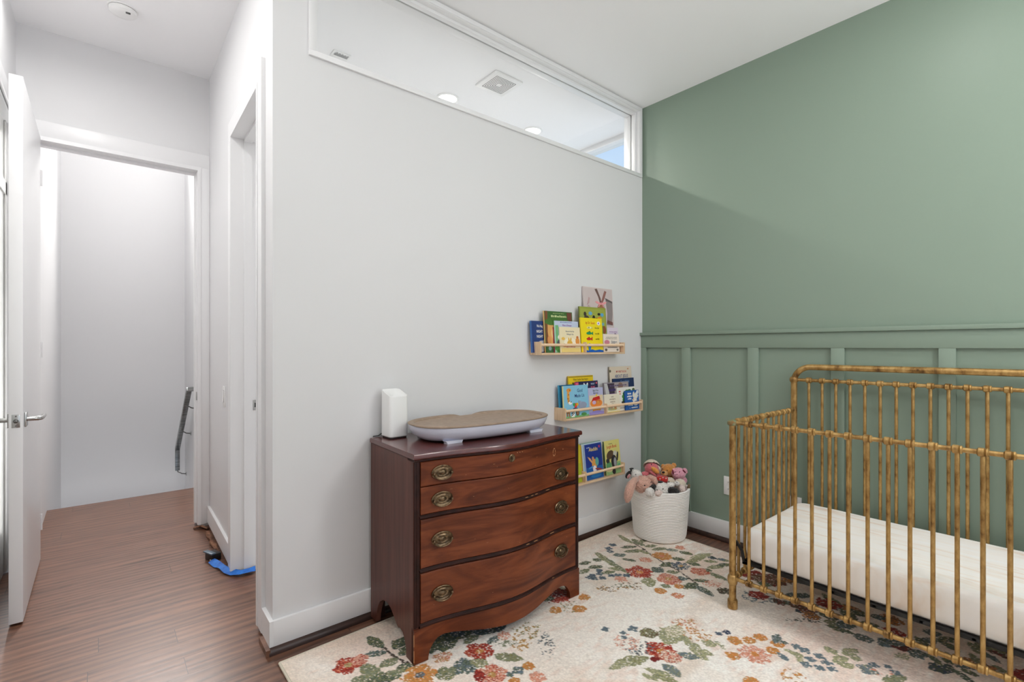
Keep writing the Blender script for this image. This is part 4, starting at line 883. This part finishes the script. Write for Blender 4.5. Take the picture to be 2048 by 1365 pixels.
# --- lowest ledge
LEAN = math.radians(6.5)
book(1155,1163,889,.072,S3,'lime yellow picture book at the left of the lowest ledge',(206,196,40),(196,204,60),[('rect',.1,.0,.95,.5,(176,190,50))], thick=.006)
book(1160.5,1170,891,.064,S3,'gold edged book standing behind the lime book',(196,166,50),(214,196,70),[('rect',.5,.02,.95,.98,(160,134,44))], thick=.006)
book(1165,1205,884,.060,S3,'grey green book stacked behind the dark blue one',(150,172,160),(140,150,150),[('rect',.02,.1,.1,.9,(120,130,130))], thick=.008)
book(1167,1206.5,886,.0685,S3,'pale blue edged book directly behind the dark blue one',(196,214,226),(206,214,220),[('rect',.02,.02,.98,.98,(176,196,214))], thick=.007)
book(1172,1206,888,.0775,S3,'dark blue storybook in front on the lowest ledge',(28,54,140),(190,206,228),[
    ('rect',.03,.0,.97,.35,(30,96,172)),('text','Aladdin',.50,.80,.15,(240,214,130),.85),('dash',.12,.3,.90,.03,(190,204,230)),('star',.86,.90,.07,.05,(196,60,110)),('ell',.5,.40,.14,.17,(222,160,80)),('ell',.44,.58,.06,.06,(206,150,110)),('ell',.66,.48,.10,.12,(96,170,160)),('ell',.5,.28,.10,.10,(236,232,240)),('poly',[(.14,.66),(.26,.62),(.40,.50),(.36,.46),(.22,.56)],(220,166,120)),('ell',.72,.26,.2,.03,(150,60,70),-10),('ell',.55,.09,.3,.05,(44,130,196)),('ell',.3,.34,.16,.02,(70,150,210),12)], thick=.007)
book(1211,1241.5,881,.0775,S3,'yellow green jungle storybook at the right of the lowest ledge',(222,214,130),(70,104,74),[
    ('text','Jungle Book',.48,.775,.135,(206,50,36),.72),('dash',.3,.55,.89,.03,(150,150,90)),('rect',.04,.0,.97,.34,(150,190,130)),('ell',.34,.58,.24,.12,(92,72,52),25),('ell',.66,.60,.12,.08,(206,204,190)),('ell',.20,.28,.16,.12,(96,160,110)),('ell',.56,.36,.18,.20,(48,46,50)),('ell',.62,.34,.09,.14,(160,162,168)),('ell',.80,.5,.05,.14,(52,50,52),-14),('ell',.86,.2,.1,.08,(90,170,130)),('ell',.24,.14,.2,.06,(230,226,170)),('ell',.5,.08,.1,.09,(44,42,44),20),('ell',.16,.42,.1,.07,(56,56,56))], thick=.010)

# ================================================================== BASKET AND PLUSH TOYS
bd = 3.150; bc = at_d(1319, 900, bd); BXc, BYc = bc.x, bc.y
M_ROPE = noisy('white_cotton_rope', [(.3,(246,243,239)),(.7,(252,250,247))], (160,160,160), 1., 3, rough=.9, bump=.1, bdist=.001)
t = thing('rope_basket', 'round white coiled rope basket full of plush toys in the corner', 'basket', (BXc, BYc, RUGZ))
BHt, N_ = .312, 31
prof = [(.10,.004)]
def brad(z): return .157 + .024*(z/BHt)**.8 - .008*max(0,1-z/.03)**2
for i in range(N_):
    z0 = .004+BHt*i/N_; dz = BHt/N_
    for f, o in ((0,0),(.25,.0026),(.5,.0036),(.75,.0026)): prof.append((brad(z0+f*dz)+o, z0+f*dz))
prof += [(brad(BHt)+.001, BHt+.004), (brad(BHt)-.006, BHt+.006), (brad(BHt)-.012, BHt+.002), (brad(BHt*.5)-.014, BHt*.5), (.14,.014), (.001,.012)]
mb = MB(); mb.lathe(M_ROPE, prof, 72, caps=True); mb.build('body', t, smooth=70)
CPL = {}
def plush(name, c, rough=.95):
    return noisy('plush_'+name, [(.35,tuple(int(v*.86) for v in c)),(.65,c)], (150,150,150), 1., 3, rough=rough, sheen=.5, bump=.6, bdist=.002)
P_PINKB, P_WHITE, P_BLACK, P_ROSE, P_CREAM, P_TAN, P_PIG, P_RED, P_ORG = plush('blush',(226,178,160)), plush('white',(240,236,230)), plush('black',(30,27,27)), plush('rose',(226,120,128)), plush('cream',(230,216,196)), plush('honey',(214,146,72)), plush('pink',(240,172,190)), plush('red',(206,40,34)), plush('orange',(240,160,70))
P_INNER = plush('inner_pink',(216,150,150)); P_EYE = mat('plush_eye', (18,16,16), .2)
PXM = 1/F
def px3(px, py, d): return at_d(px, py, d)
def R(px, d): return px*d*PXM
CAMROT = Matrix.Rotation(-YAW, 3, 'Z')     # facing of the toys: towards the middle of the room
def part(parent, name, m, px, py, d, rx, ry=None, rz=None, roll=0., fuzz=.0025, lump=.0, sub=4):
    """ellipsoid piece at a measured point; rx across, rz up, ry deep (pixels at that depth)"""
    rz = rz or rx; ry = ry or (rx+rz)/2
    rot = CAMROT @ Matrix.Rotation(math.radians(roll), 3, 'Y')
    mb = MB(); mb.ball(m, px3(px,py,d), (R(rx,d), R(ry,d), R(rz,d)), sub, fuzz, 160., None, rot, lump)
    return mb.build(name, parent, smooth=180)
def eye(parent, px, py, d, r=1.3): return part(parent, 'eye', P_EYE, px, py, d, r, r, r, fuzz=0, sub=2)
def nose(parent, px, py, d, rx, rz, m=None): return part(parent, 'nose', m or P_EYE, px, py, d, rx, rx*.8, rz, fuzz=0, sub=3)
MEASURED = []
def toy(name, label, cat='plush toy'):
    o = thing(name, label, cat, (BXc, BYc, RUGZ+.2)); o['measured'] = 1; MEASURED.append(o); return o      # its pieces are given in room coordinates
# back row
t = toy('plush_cow', 'black and white plush with a black ear, at the left edge of the basket')
part(t,'body',P_WHITE,1284,972,3.17,10,10,10); part(t,'head',P_WHITE,1272,950.5,3.12,12.5,12,10.5,roll=15)
part(t,'ear',P_BLACK,1256.5,950,3.10,4.6,3,8.6,roll=-150); part(t,'ear_lining',P_INNER,1257.5,953.5,3.085,2.6,2,5,roll=-150)
tf = part(t,'tuft',P_BLACK,1263,938,3.11,4.5,3,1.5,roll=-8); part(t,'tuft',P_BLACK,1262,941,3.10,1.6,1.6,4); eye(t,1271.5,949.5,3.078,1.0)
t = toy('plush_bird', 'rose pink plush bird with cream hat and orange beak')
part(t,'body',P_ROSE,1301,961,3.23,13,11,12); part(t,'head',P_ROSE,1304,939,3.20,14.5,13,13.5,roll=20)
mb = MB(); c0 = px3(1303.5,935.5,3.205)
rot = CAMROT @ Matrix.Rotation(math.radians(10),3,'Y')
b = bmesh.new(); bmesh.ops.create_icosphere(b, subdivisions=4, radius=1.)
bmesh.ops.delete(b, geom=[v for v in b.verts if v.co.z < .16 - .85*v.co.y], context='VERTS')
for v in b.verts: v.co = c0 + rot @ Vector((v.co.x*R(17,3.2), v.co.y*R(15,3.2), v.co.z*R(16,3.2)))
mb.take(b, P_CREAM); ht = mb.build('hat', t, smooth=180)
part(ht,'hat_ear',P_CREAM,1317.5,938,3.19,4,4,6.5,roll=-20); part(t,'beak',P_ORG,1310.5,941.5,3.135,10,7,5,roll=38,fuzz=.0012); part(t,'beak',P_ROSE,1306,948,3.14,8,6,3.2,roll=38,fuzz=.0012)
part(t,'wing',P_ROSE,1290,949.5,3.17,8.5,6,5.5); part(t,'wing',P_ROSE,1316,953.5,3.165,8.5,6,5.8,roll=10); eye(t,1303,929.8,3.146,1.2)
t = toy('plush_bear', 'honey coloured plush bear between the pink bird and pink pig')
part(t,'body',P_TAN,1338,962,3.24,11,10,12); part(t,'head',P_TAN,1336.5,940.5,3.20,14.5,13,12,roll=-12)
part(t,'ear',P_TAN,1347.5,931.5,3.21,5.2,3,5.2); part(t,'ear',P_TAN,1326,933,3.215,4,3,4); part(t,'muzzle',plush('honey_pale',(226,172,110)),1328.5,947.5,3.15,6.5,6,5.2); nose(t,1326.8,945.3,3.124,3,2); eye(t,1334.3,941.5,3.143,1.1); eye(t,1325.5,938.5,3.15,1.0)
t = toy('plush_pig', 'pink plush pig at the right of the basket')
part(t,'body',P_PIG,1360,961,3.19,14,12,9); part(t,'head',P_PIG,1357.5,948,3.17,13.5,12,12)
for x, y, r_ in ((1369.5,943,-15),(1347,944,20)):
    e = part(t,'ear',P_PIG,x,y,3.165,5.4,3,6.5,roll=r_); part(e,'ear_lining',mat('maroon_ear',(120,40,62),.9),x-1.2,y+.5,3.145,1.5,1.5,4.5,roll=r_-25)
sn = part(t,'snout',P_PIG,1353.5,950,3.105,5.5,4,4.2); eye(sn,1352.2,949.6,3.086,.8); eye(sn,1355,949.4,3.086,.8); eye(t,1359.3,944.5,3.113,.9); eye(t,1350,944.5,3.118,.8)
t = toy('dotted_cloth_toy', 'red cloth toy with white dots in the middle of the basket')
b_ = part(t,'body',P_RED,1326,959.5,3.11,14.5,10,7,roll=6,fuzz=.0015,lump=.004)
for x, y in ((1320,958.5),(1332,957.5),(1326,956),(1337,956.5)): part(b_,'dot',P_WHITE,x,y,3.066 if x < 1330 else 3.07,1.5,1,1.1,fuzz=0,sub=2)
# front row
t = toy('plush_bunny', 'blush pink plush bunny with one long ear hanging over the rim')
part(t,'body',P_PINKB,1288,988,3.08,12,12,14,fuzz=.004); part(t,'head',P_PINKB,1287,969.5,3.06,20.5,17,17,fuzz=.006,lump=.003,sub=5)
mb = MB(); P_ = [px3(*q) for q in ((1275,957,3.05),(1268,962,3.015),(1262.5,970,2.995),(1259,980,2.985),(1256.5,990,2.985),(1254.5,999,2.985),(1253.5,1006,2.985))]
b = bmesh.new()
mb.tube(P_PINKB, P_, [R(r_,3) for r_ in (4.5,6.5,8.2,8.6,8.2,6.4,2.0)], 20)
for v in mb.bm.verts: v.co += Vector((noise.noise(v.co*170), noise.noise(v.co*170+Vector((9,0,0))), noise.noise(v.co*170+Vector((0,9,0)))))*.006
mb.build('ear', t, smooth=180)
mb = MB(); P_ = [px3(*q) for q in ((1293,957,3.06),(1301,955.5,3.05),(1308,959,3.03),(1312,966,3.02),(1311.5,971,3.02))]
mb.tube(P_PINKB, P_, [R(r_,3) for r_ in (4,5.5,5.6,4.6,1.5)], 18)
for v in mb.bm.verts: v.co += Vector((noise.noise(v.co*170), noise.noise(v.co*170+Vector((9,0,0))), noise.noise(v.co*170+Vector((0,9,0)))))*.0055
mb.build('ear', t, smooth=180); eye(t,1289.3,971.5,2.992,1.5); eye(t,1302,965,3.005,1.1)
b.free()
t = toy('plush_dog', 'white plush dog with black ears at the front of the basket')
part(t,'body',P_WHITE,1328,996,3.07,12,11,10,fuzz=.004); part(t,'head',P_WHITE,1322.5,979,3.03,15.5,14,14.5,fuzz=.004); part(t,'muzzle',plush('pale_pink_white',(240,220,212)),1317.5,987.5,2.988,8.5,6,7)
part(t,'ear',P_BLACK,1347,983.5,3.0,12.5,7,8,roll=18,fuzz=.004); part(t,'ear',P_BLACK,1304.5,975.5,3.015,8.8,5,4.8,roll=-28,fuzz=.004); part(t,'tuft',P_BLACK,1319.5,965.2,3.03,7,5,2.6,fuzz=.004)
part(t,'paw',P_WHITE,1341,971,3.03,8.5,7,5.5,roll=-8,fuzz=.003); part(t,'paw',P_WHITE,1299.5,985.5,2.99,9.5,8,9.5,fuzz=.003); eye(t,1326,978.7,2.972,1.3); eye(t,1314.3,980.6,2.973,1.1)
t = toy('plush_lamb', 'cream plush lamb against the right rim of the basket')
part(t,'body',P_CREAM,1358,982,3.12,11,11,11); part(t,'head',P_CREAM,1360,969,3.09,11.5,11,10.5,fuzz=.003); part(t,'muzzle',P_WHITE,1353.5,967.5,3.05,5.5,4,4.5); eye(t,1353.5,965.5,3.032,.9); part(t,'arm',plush('pale_pink_white',(240,220,212)),1364,978,3.055,6.5,6,8,roll=-15); part(t,'ear',plush('olive_brown',(124,104,74)),1377.5,974,3.09,3,2.5,5.5,roll=15)
t = toy('plush_mouse', 'small beige plush head peeking out beneath the pink pig')
part(t,'body',P_CREAM,1340,974,3.12,7,7,7); part(t,'head',P_CREAM,1340,962.5,3.10,9,8,7); eye(t,1338.2,964.3,3.075,.9)

for o in MEASURED: del o['measured']
# ================================================================== CRIB AND MATTRESS
CX0, CX1, CY1 = 2.2415, 2.956, 1.085
PITCH = .0638; NSP = 20; CL = .075*2+PITCH*(NSP-1); CY0 = CY1-CL
cr = thing('crib', 'antique gold metal spindle crib on the rug', 'crib', (CX0, CY1, RUGZ))
zf, zt, zb_, zr = .857, 1.096, .138, 1.024     # front/side rail, top arch, bottom rail, rear rail (above rug)
CW = CX1-CX0
# posts (local x across, y runs negative along the crib)
def post_front(y, nm='front_post'):
    mb = MB(); mx = Matrix.Translation((0,y,0))
    mb.lathe(M_GOLD, [(.021,0),(.022,.004),(.022,.036),(.020,.040),(.0155,.042),(.0155,.108),(.019,.112),(.0215,.122),(.0225,.131),(.0215,.141),(.019,.150),(.0148,.154),(.0148,.846)], 24, mx)
    p = mb.build(nm, cr)
    mb = MB(); mb.lathe(M_GOLDP, [(.0155,.843),(.0225,.846),(.024,.853),(.0225,.861),(.014,.868),(.001,.871)], 24, mx); mb.build('post_cap', p)
    return p
post_front(0); post_front(-CL)
# rear frame: one bent tube with two legs
mb = MB(); rr = .085
pts = [(CW,0,.03),(CW,0,.5),(CW,0,zt-rr)]
for i in range(1,10):
    a = math.radians(90*i/9); pts.append((CW, -rr+rr*math.cos(a), zt-rr+rr*math.sin(a)))
for i in range(9):
    a = math.radians(90*i/9); pts.append((CW, -CL+rr-rr*math.sin(a), zt-rr+rr*math.cos(a)))
pts += [(CW,-CL,zt-rr),(CW,-CL,.5),(CW,-CL,.03)]
mb.tube(M_GOLD, pts, .0158, 20)
for y in (0,-CL):
    mx = Matrix.Translation((CW,y,0))
    mb.lathe(M_GOLD, [(.021,0),(.022,.004),(.022,.036),(.0158,.042)], 20, mx)
    for zc in (zr, zb_): mb.lathe(M_GOLD, [(.0155,zc-.016),(.0205,zc-.009),(.0225,zc),(.0205,zc+.009),(.0155,zc+.016)], 20, mx)
mb.build('rear_frame', cr)
# rails with collars
def collar(mb, p, d):
    mx = axis_mx(p, d)
    mb.lathe(M_GOLD, [(.0085,-.0155),(.0105,-.0145),(.0152,-.011),(.0152,.003),(.0126,.0045),(.0146,.006),(.0126,.0075),(.0150,.009),(.0140,.0125),(.0105,.014),(.0085,.0155)], 16, mx)
def rail(name, p0, p1, stations, r=.0088):
    mb = MB(); p0, p1 = Vector(p0), Vector(p1); d = (p1-p0).normalized()
    mb.tube(M_GOLD, [p0, p1], r, 16)
    for s in stations: collar(mb, p0+d*s, d)
    return mb.build(name, cr)
st = [.075+PITCH*i for i in range(NSP)]
sx_ = [.0585+.0648*i for i in range(10)]
rail('front_rail', (0,0,zf), (0,-CL,zf), st); rail('front_rail', (0,0,zb_), (0,-CL,zb_), st)
rail('rear_rail', (CW,0,zr), (CW,-CL,zr), st); rail('rear_rail', (CW,0,zb_), (CW,-CL,zb_), st)
for y in (0,-CL):
    rail('side_rail', (0,y,zf), (CW,y,zf), sx_, .0088); rail('side_rail', (0,y,zb_), (CW,y,zb_), sx_, .0088)
def spindle_mesh(z0, z1):
    mb = MB(); mb.tube(M_GOLD, [(0,0,z0),(0,0,z1)], .0071, 14); return mb
fs = spindle_mesh(zb_+.004, zf-.004).build('spindle', cr, loc=(0,-st[0],0))
for s in st[1:]: dup(fs, cr, (0,-s,0))
rs_ = spindle_mesh(zb_+.004, zr-.004).build('spindle', cr, loc=(CW,-st[0],0))
for s in st[1:]: dup(rs_, cr, (CW,-s,0))
for y in (0,-CL):
    for s in sx_: dup(fs, cr, (s,y,0))
# mattress support and bolts
mb = MB(); mz = .205
for a,b_,c,d in ((.03,CW-.03,-.055,-.03),(.03,CW-.03,-CL+.03,-CL+.055),(.03,.055,-CL+.03,-.03),(CW-.055,CW-.03,-CL+.03,-.03)): mb.box(M_BLACK, a,b_,c,d, mz, mz+.016, .002)
for i in range(9): mb.box(M_BLACK, .03, CW-.03, -.12-i*.14, -.11-i*.14, mz+.004, mz+.012)
mb.build('mattress_support', cr)
for x, y in ((0,0),(CW,0),(0,-CL),(CW,-CL)):
    s = 1 if x == 0 else -1; q = -1 if y == 0 else 1
    mb = MB(); mb.tube(M_BLACK, [(x+s*.014,y+q*.006,.295),(x+s*.026,y+q*.014,.290),(x+s*.034,y+q*.028,.262),(x+s*.036,y+q*.036,.215)], .007, 10)
    mb.lathe(M_BLACK, [(.012,-.004),(.013,.004),(.009,.010),(.001,.012)], 14, axis_mx((x+s*.018,y+q*.006,.296),(s,q*.2,0))); mb.build('support_bracket', cr)
    for z in (.42,.39,.335,.24,.20):
        mb = MB(); mb.lathe(M_BLACK, [(.0042,-.002),(.0042,.004),(.002,.006)], 10, axis_mx((x+s*.0135,y+q*.006,z),(s,q*.3,0))); mb.build('bolt', cr)
# mattress
MX0, MX1, MY0, MY1, MZ0, MZ1 = CX0+.035, CX1-.028, CY0+.03, CY1-.03, RUGZ+mz+.0175, .379
def mattress():
    m = noisy('white_fitted_sheet', [(.34,(240,224,208)),(.46,(250,245,238)),(.7,(252,251,249))], (9,1.0,1), 2.2, 4, rough=.85, distortion=1.2, sheen=.2)
    k = N(m); v = k.coords((1,1,1)); w = k.add('ShaderNodeTexNoise', Scale=420., Detail=1.); k.link(v, w.inputs['Vector']); k.bump(w.outputs['Fac'], .25, .0008)
    b = bmesh.new(); w_, l_, h_ = (MX1-MX0)/2, (MY1-MY0)/2, (MZ1-MZ0)/2
    rings = []; nr = 10; n = 6
    def outline(inset, z, rad):
        out = []; W2, L2 = w_-inset, l_-inset
        for cx_, cy_, a0 in ((W2-rad,L2-rad,0),(-W2+rad,L2-rad,90),(-W2+rad,-L2+rad,180),(W2-rad,-L2+rad,270)):
            for i in range(n+1):
                a = math.radians(a0+90*i/n); out.append(Vector((cx_+rad*math.cos(a), cy_+rad*math.sin(a), z)))
        # add points along straights
        res = []
        for i, p in enumerate(out):
            q = out[(i+1) % len(out)]; res.append(p)
            L = (q-p).length
            if L > .05:
                for j in range(1, 24): res.append(p.lerp(q, j/24))
        return res
    prof = [(.06,-1),(.014,-1),(.004,-.86),(.0,-.5),(-.001,0),(.0,.5),(.004,.74),(.012,.90),(.022,.97),(.036,1),(.10,1.02),(.18,1.03),(.28,1.03)]
    for ins, zf_ in prof:
        rings.append(outline(ins, zf_*h_, max(.05-ins*.5, .008)))
    mb = MB(); mb.loft(m, rings)
    for v in mb.bm.verts:
        a = .0022 if v.co.z > .6*h_ else .0016
        v.co += Vector((noise.noise(v.co*9)*a, noise.noise(v.co*9+Vector((5,0,0)))*a, noise.noise(v.co*7+Vector((0,5,0)))*a*1.2 if v.co.z > -.8*h_ else 0))
    o = mb.build('crib_mattress', smooth=70, loc=((MX0+MX1)/2, (MY0+MY1)/2, (MZ0+MZ1)/2))
    tag(o, 'white sheeted crib mattress inside the gold crib', 'mattress')
mattress()

# ================================================================== LIGHT, SKY, CAMERA
def area(name, loc, rot, sx, sy, energy, col=(1,1,1), shape='RECTANGLE'):
    l = bpy.data.lights.new(name, 'AREA'); l.shape = shape; l.size = sx; l.size_y = sy; l.energy = energy; l.color = col
    o = bpy.data.objects.new(name, l); COL.objects.link(o); o.location = loc; o.rotation_euler = rot; return o
area('window_daylight', (1.55,-2.06,1.2), (math.radians(97),0,0), 2.3, 1.75, 5, (1.0,.99,.985))
def point_fill(name, loc, energy, r, col=(1,.995,.99)):
    l = bpy.data.lights.new(name, 'POINT'); l.energy = energy; l.shadow_soft_size = r; l.color = col
    o = bpy.data.objects.new(name, l); COL.objects.link(o); o.location = loc
point_fill('added_room_fill', (2.0,-1.0,2.15), 35, .16)  # added point fill behind the camera, lifts the ceiling and walls
for i, (x, y) in enumerate(((.75,-.55),(2.2,-.55),(.75,.45),(2.2,.45))):
    area('added_floor_fill', (x,y,CZ-.004), (0,0,0), .18, .18, 3.8, (1,.985,.965), 'DISK')  # added unseen discs at ceiling height to brighten the rug and floor
area('added_ceiling_fill', (1.5,-1.0,.75), (math.radians(180),0,0), .45, .45, 15, (1,.99,.98), 'DISK')  # added fill facing up, brightens the ceiling; no fixture stands here
sk = area('stair_skylight', (.52,6.5,3.75), (math.radians(-46),0,math.radians(-5)), .4, .4, 27, (1,.975,.94)); sk.data.spread = math.radians(85)
area('added_stair_fill', (.2,5.5,-1.7), (math.radians(150),0,0), .8, .6, 14, (1,.99,.975))  # added fill from below, evens out the lower far stair wall
area('hall_light', (.2,5.2,4.55), (0,0,0), .7, 1.6, 19, (1,.985,.965))
area('added_vestibule_fill', (-.2,2.35,2.94), (0,0,0), .2, 1.9, 16, (1,.985,.965))  # added strip under the entry ceiling to lift the side wall
area('added_closet_fill', (-.335,3.84,1.3), (math.radians(-90),0,0), .03, 2.2, 2.2, (1,.99,.98))  # added strip hidden behind the open door, lightens the grey closet panel
for x in (1.85, 2.648): area('next_room_light', (x,2.9,CZ-.009), (0,0,0), .11, .11, 14, (1,.96,.90), 'DISK')
w = bpy.data.worlds.new('sky'); SC.world = w; w.use_nodes = True
nt = w.node_tree; nt.nodes.clear(); nn = nt.nodes.new
out = nn('ShaderNodeOutputWorld'); bg = nn('ShaderNodeBackground'); tc = nn('ShaderNodeTexCoord'); sp = nn('ShaderNodeSeparateXYZ'); cr_ = nn('ShaderNodeValToRGB'); nz = nn('ShaderNodeTexNoise'); mp = nn('ShaderNodeMapping'); mx = nn('ShaderNodeMix'); mx.data_type = 'RGBA'; rp = nn('ShaderNodeValToRGB')
L = nt.links.new
L(tc.outputs['Generated'], sp.inputs[0]); L(sp.outputs['Z'], cr_.inputs[0])
e = cr_.color_ramp.elements; e[0].position = .2; e[0].color = (*lin((214,232,250)),1); e[1].position = .75; e[1].color = (*lin((120,178,248)),1)
mp.inputs['Scale'].default_value = (3,3,9); L(tc.outputs['Generated'], mp.inputs[0]); L(mp.outputs[0], nz.inputs['Vector']); nz.inputs['Scale'].default_value = 1.6; nz.inputs['Detail'].default_value = 6
rp.color_ramp.elements[0].position = .5; rp.color_ramp.elements[1].position = .75; L(nz.outputs[0], rp.inputs[0])
L(rp.outputs[0], mx.inputs[0]); L(cr_.outputs[0], mx.inputs[6]); mx.inputs[7].default_value = (.95,.97,1,1)
L(mx.outputs[2], bg.inputs[0]); bg.inputs[1].default_value = 1.15; L(bg.outputs[0], out.inputs[0])

cam = bpy.data.cameras.new('camera'); co = bpy.data.objects.new('camera', cam); COL.objects.link(co); SC.camera = co
cam.sensor_width = 36; cam.lens = 36*F/2048; cam.clip_start = .05
cam.shift_x = 0; cam.shift_y = (HY-682.5)/2048
co.location = (0,0,CAMH); co.rotation_euler = (PI/2, 0, -YAW)
SC.view_settings.view_transform = 'Standard'; SC.view_settings.look = 'None'; SC.view_settings.gamma = 1; SC.view_settings.exposure = 0.1
SC.view_settings.use_curve_mapping = False
SC.cycles.max_bounces = 14; SC.cycles.diffuse_bounces = 8; SC.cycles.sample_clamp_indirect = 4.
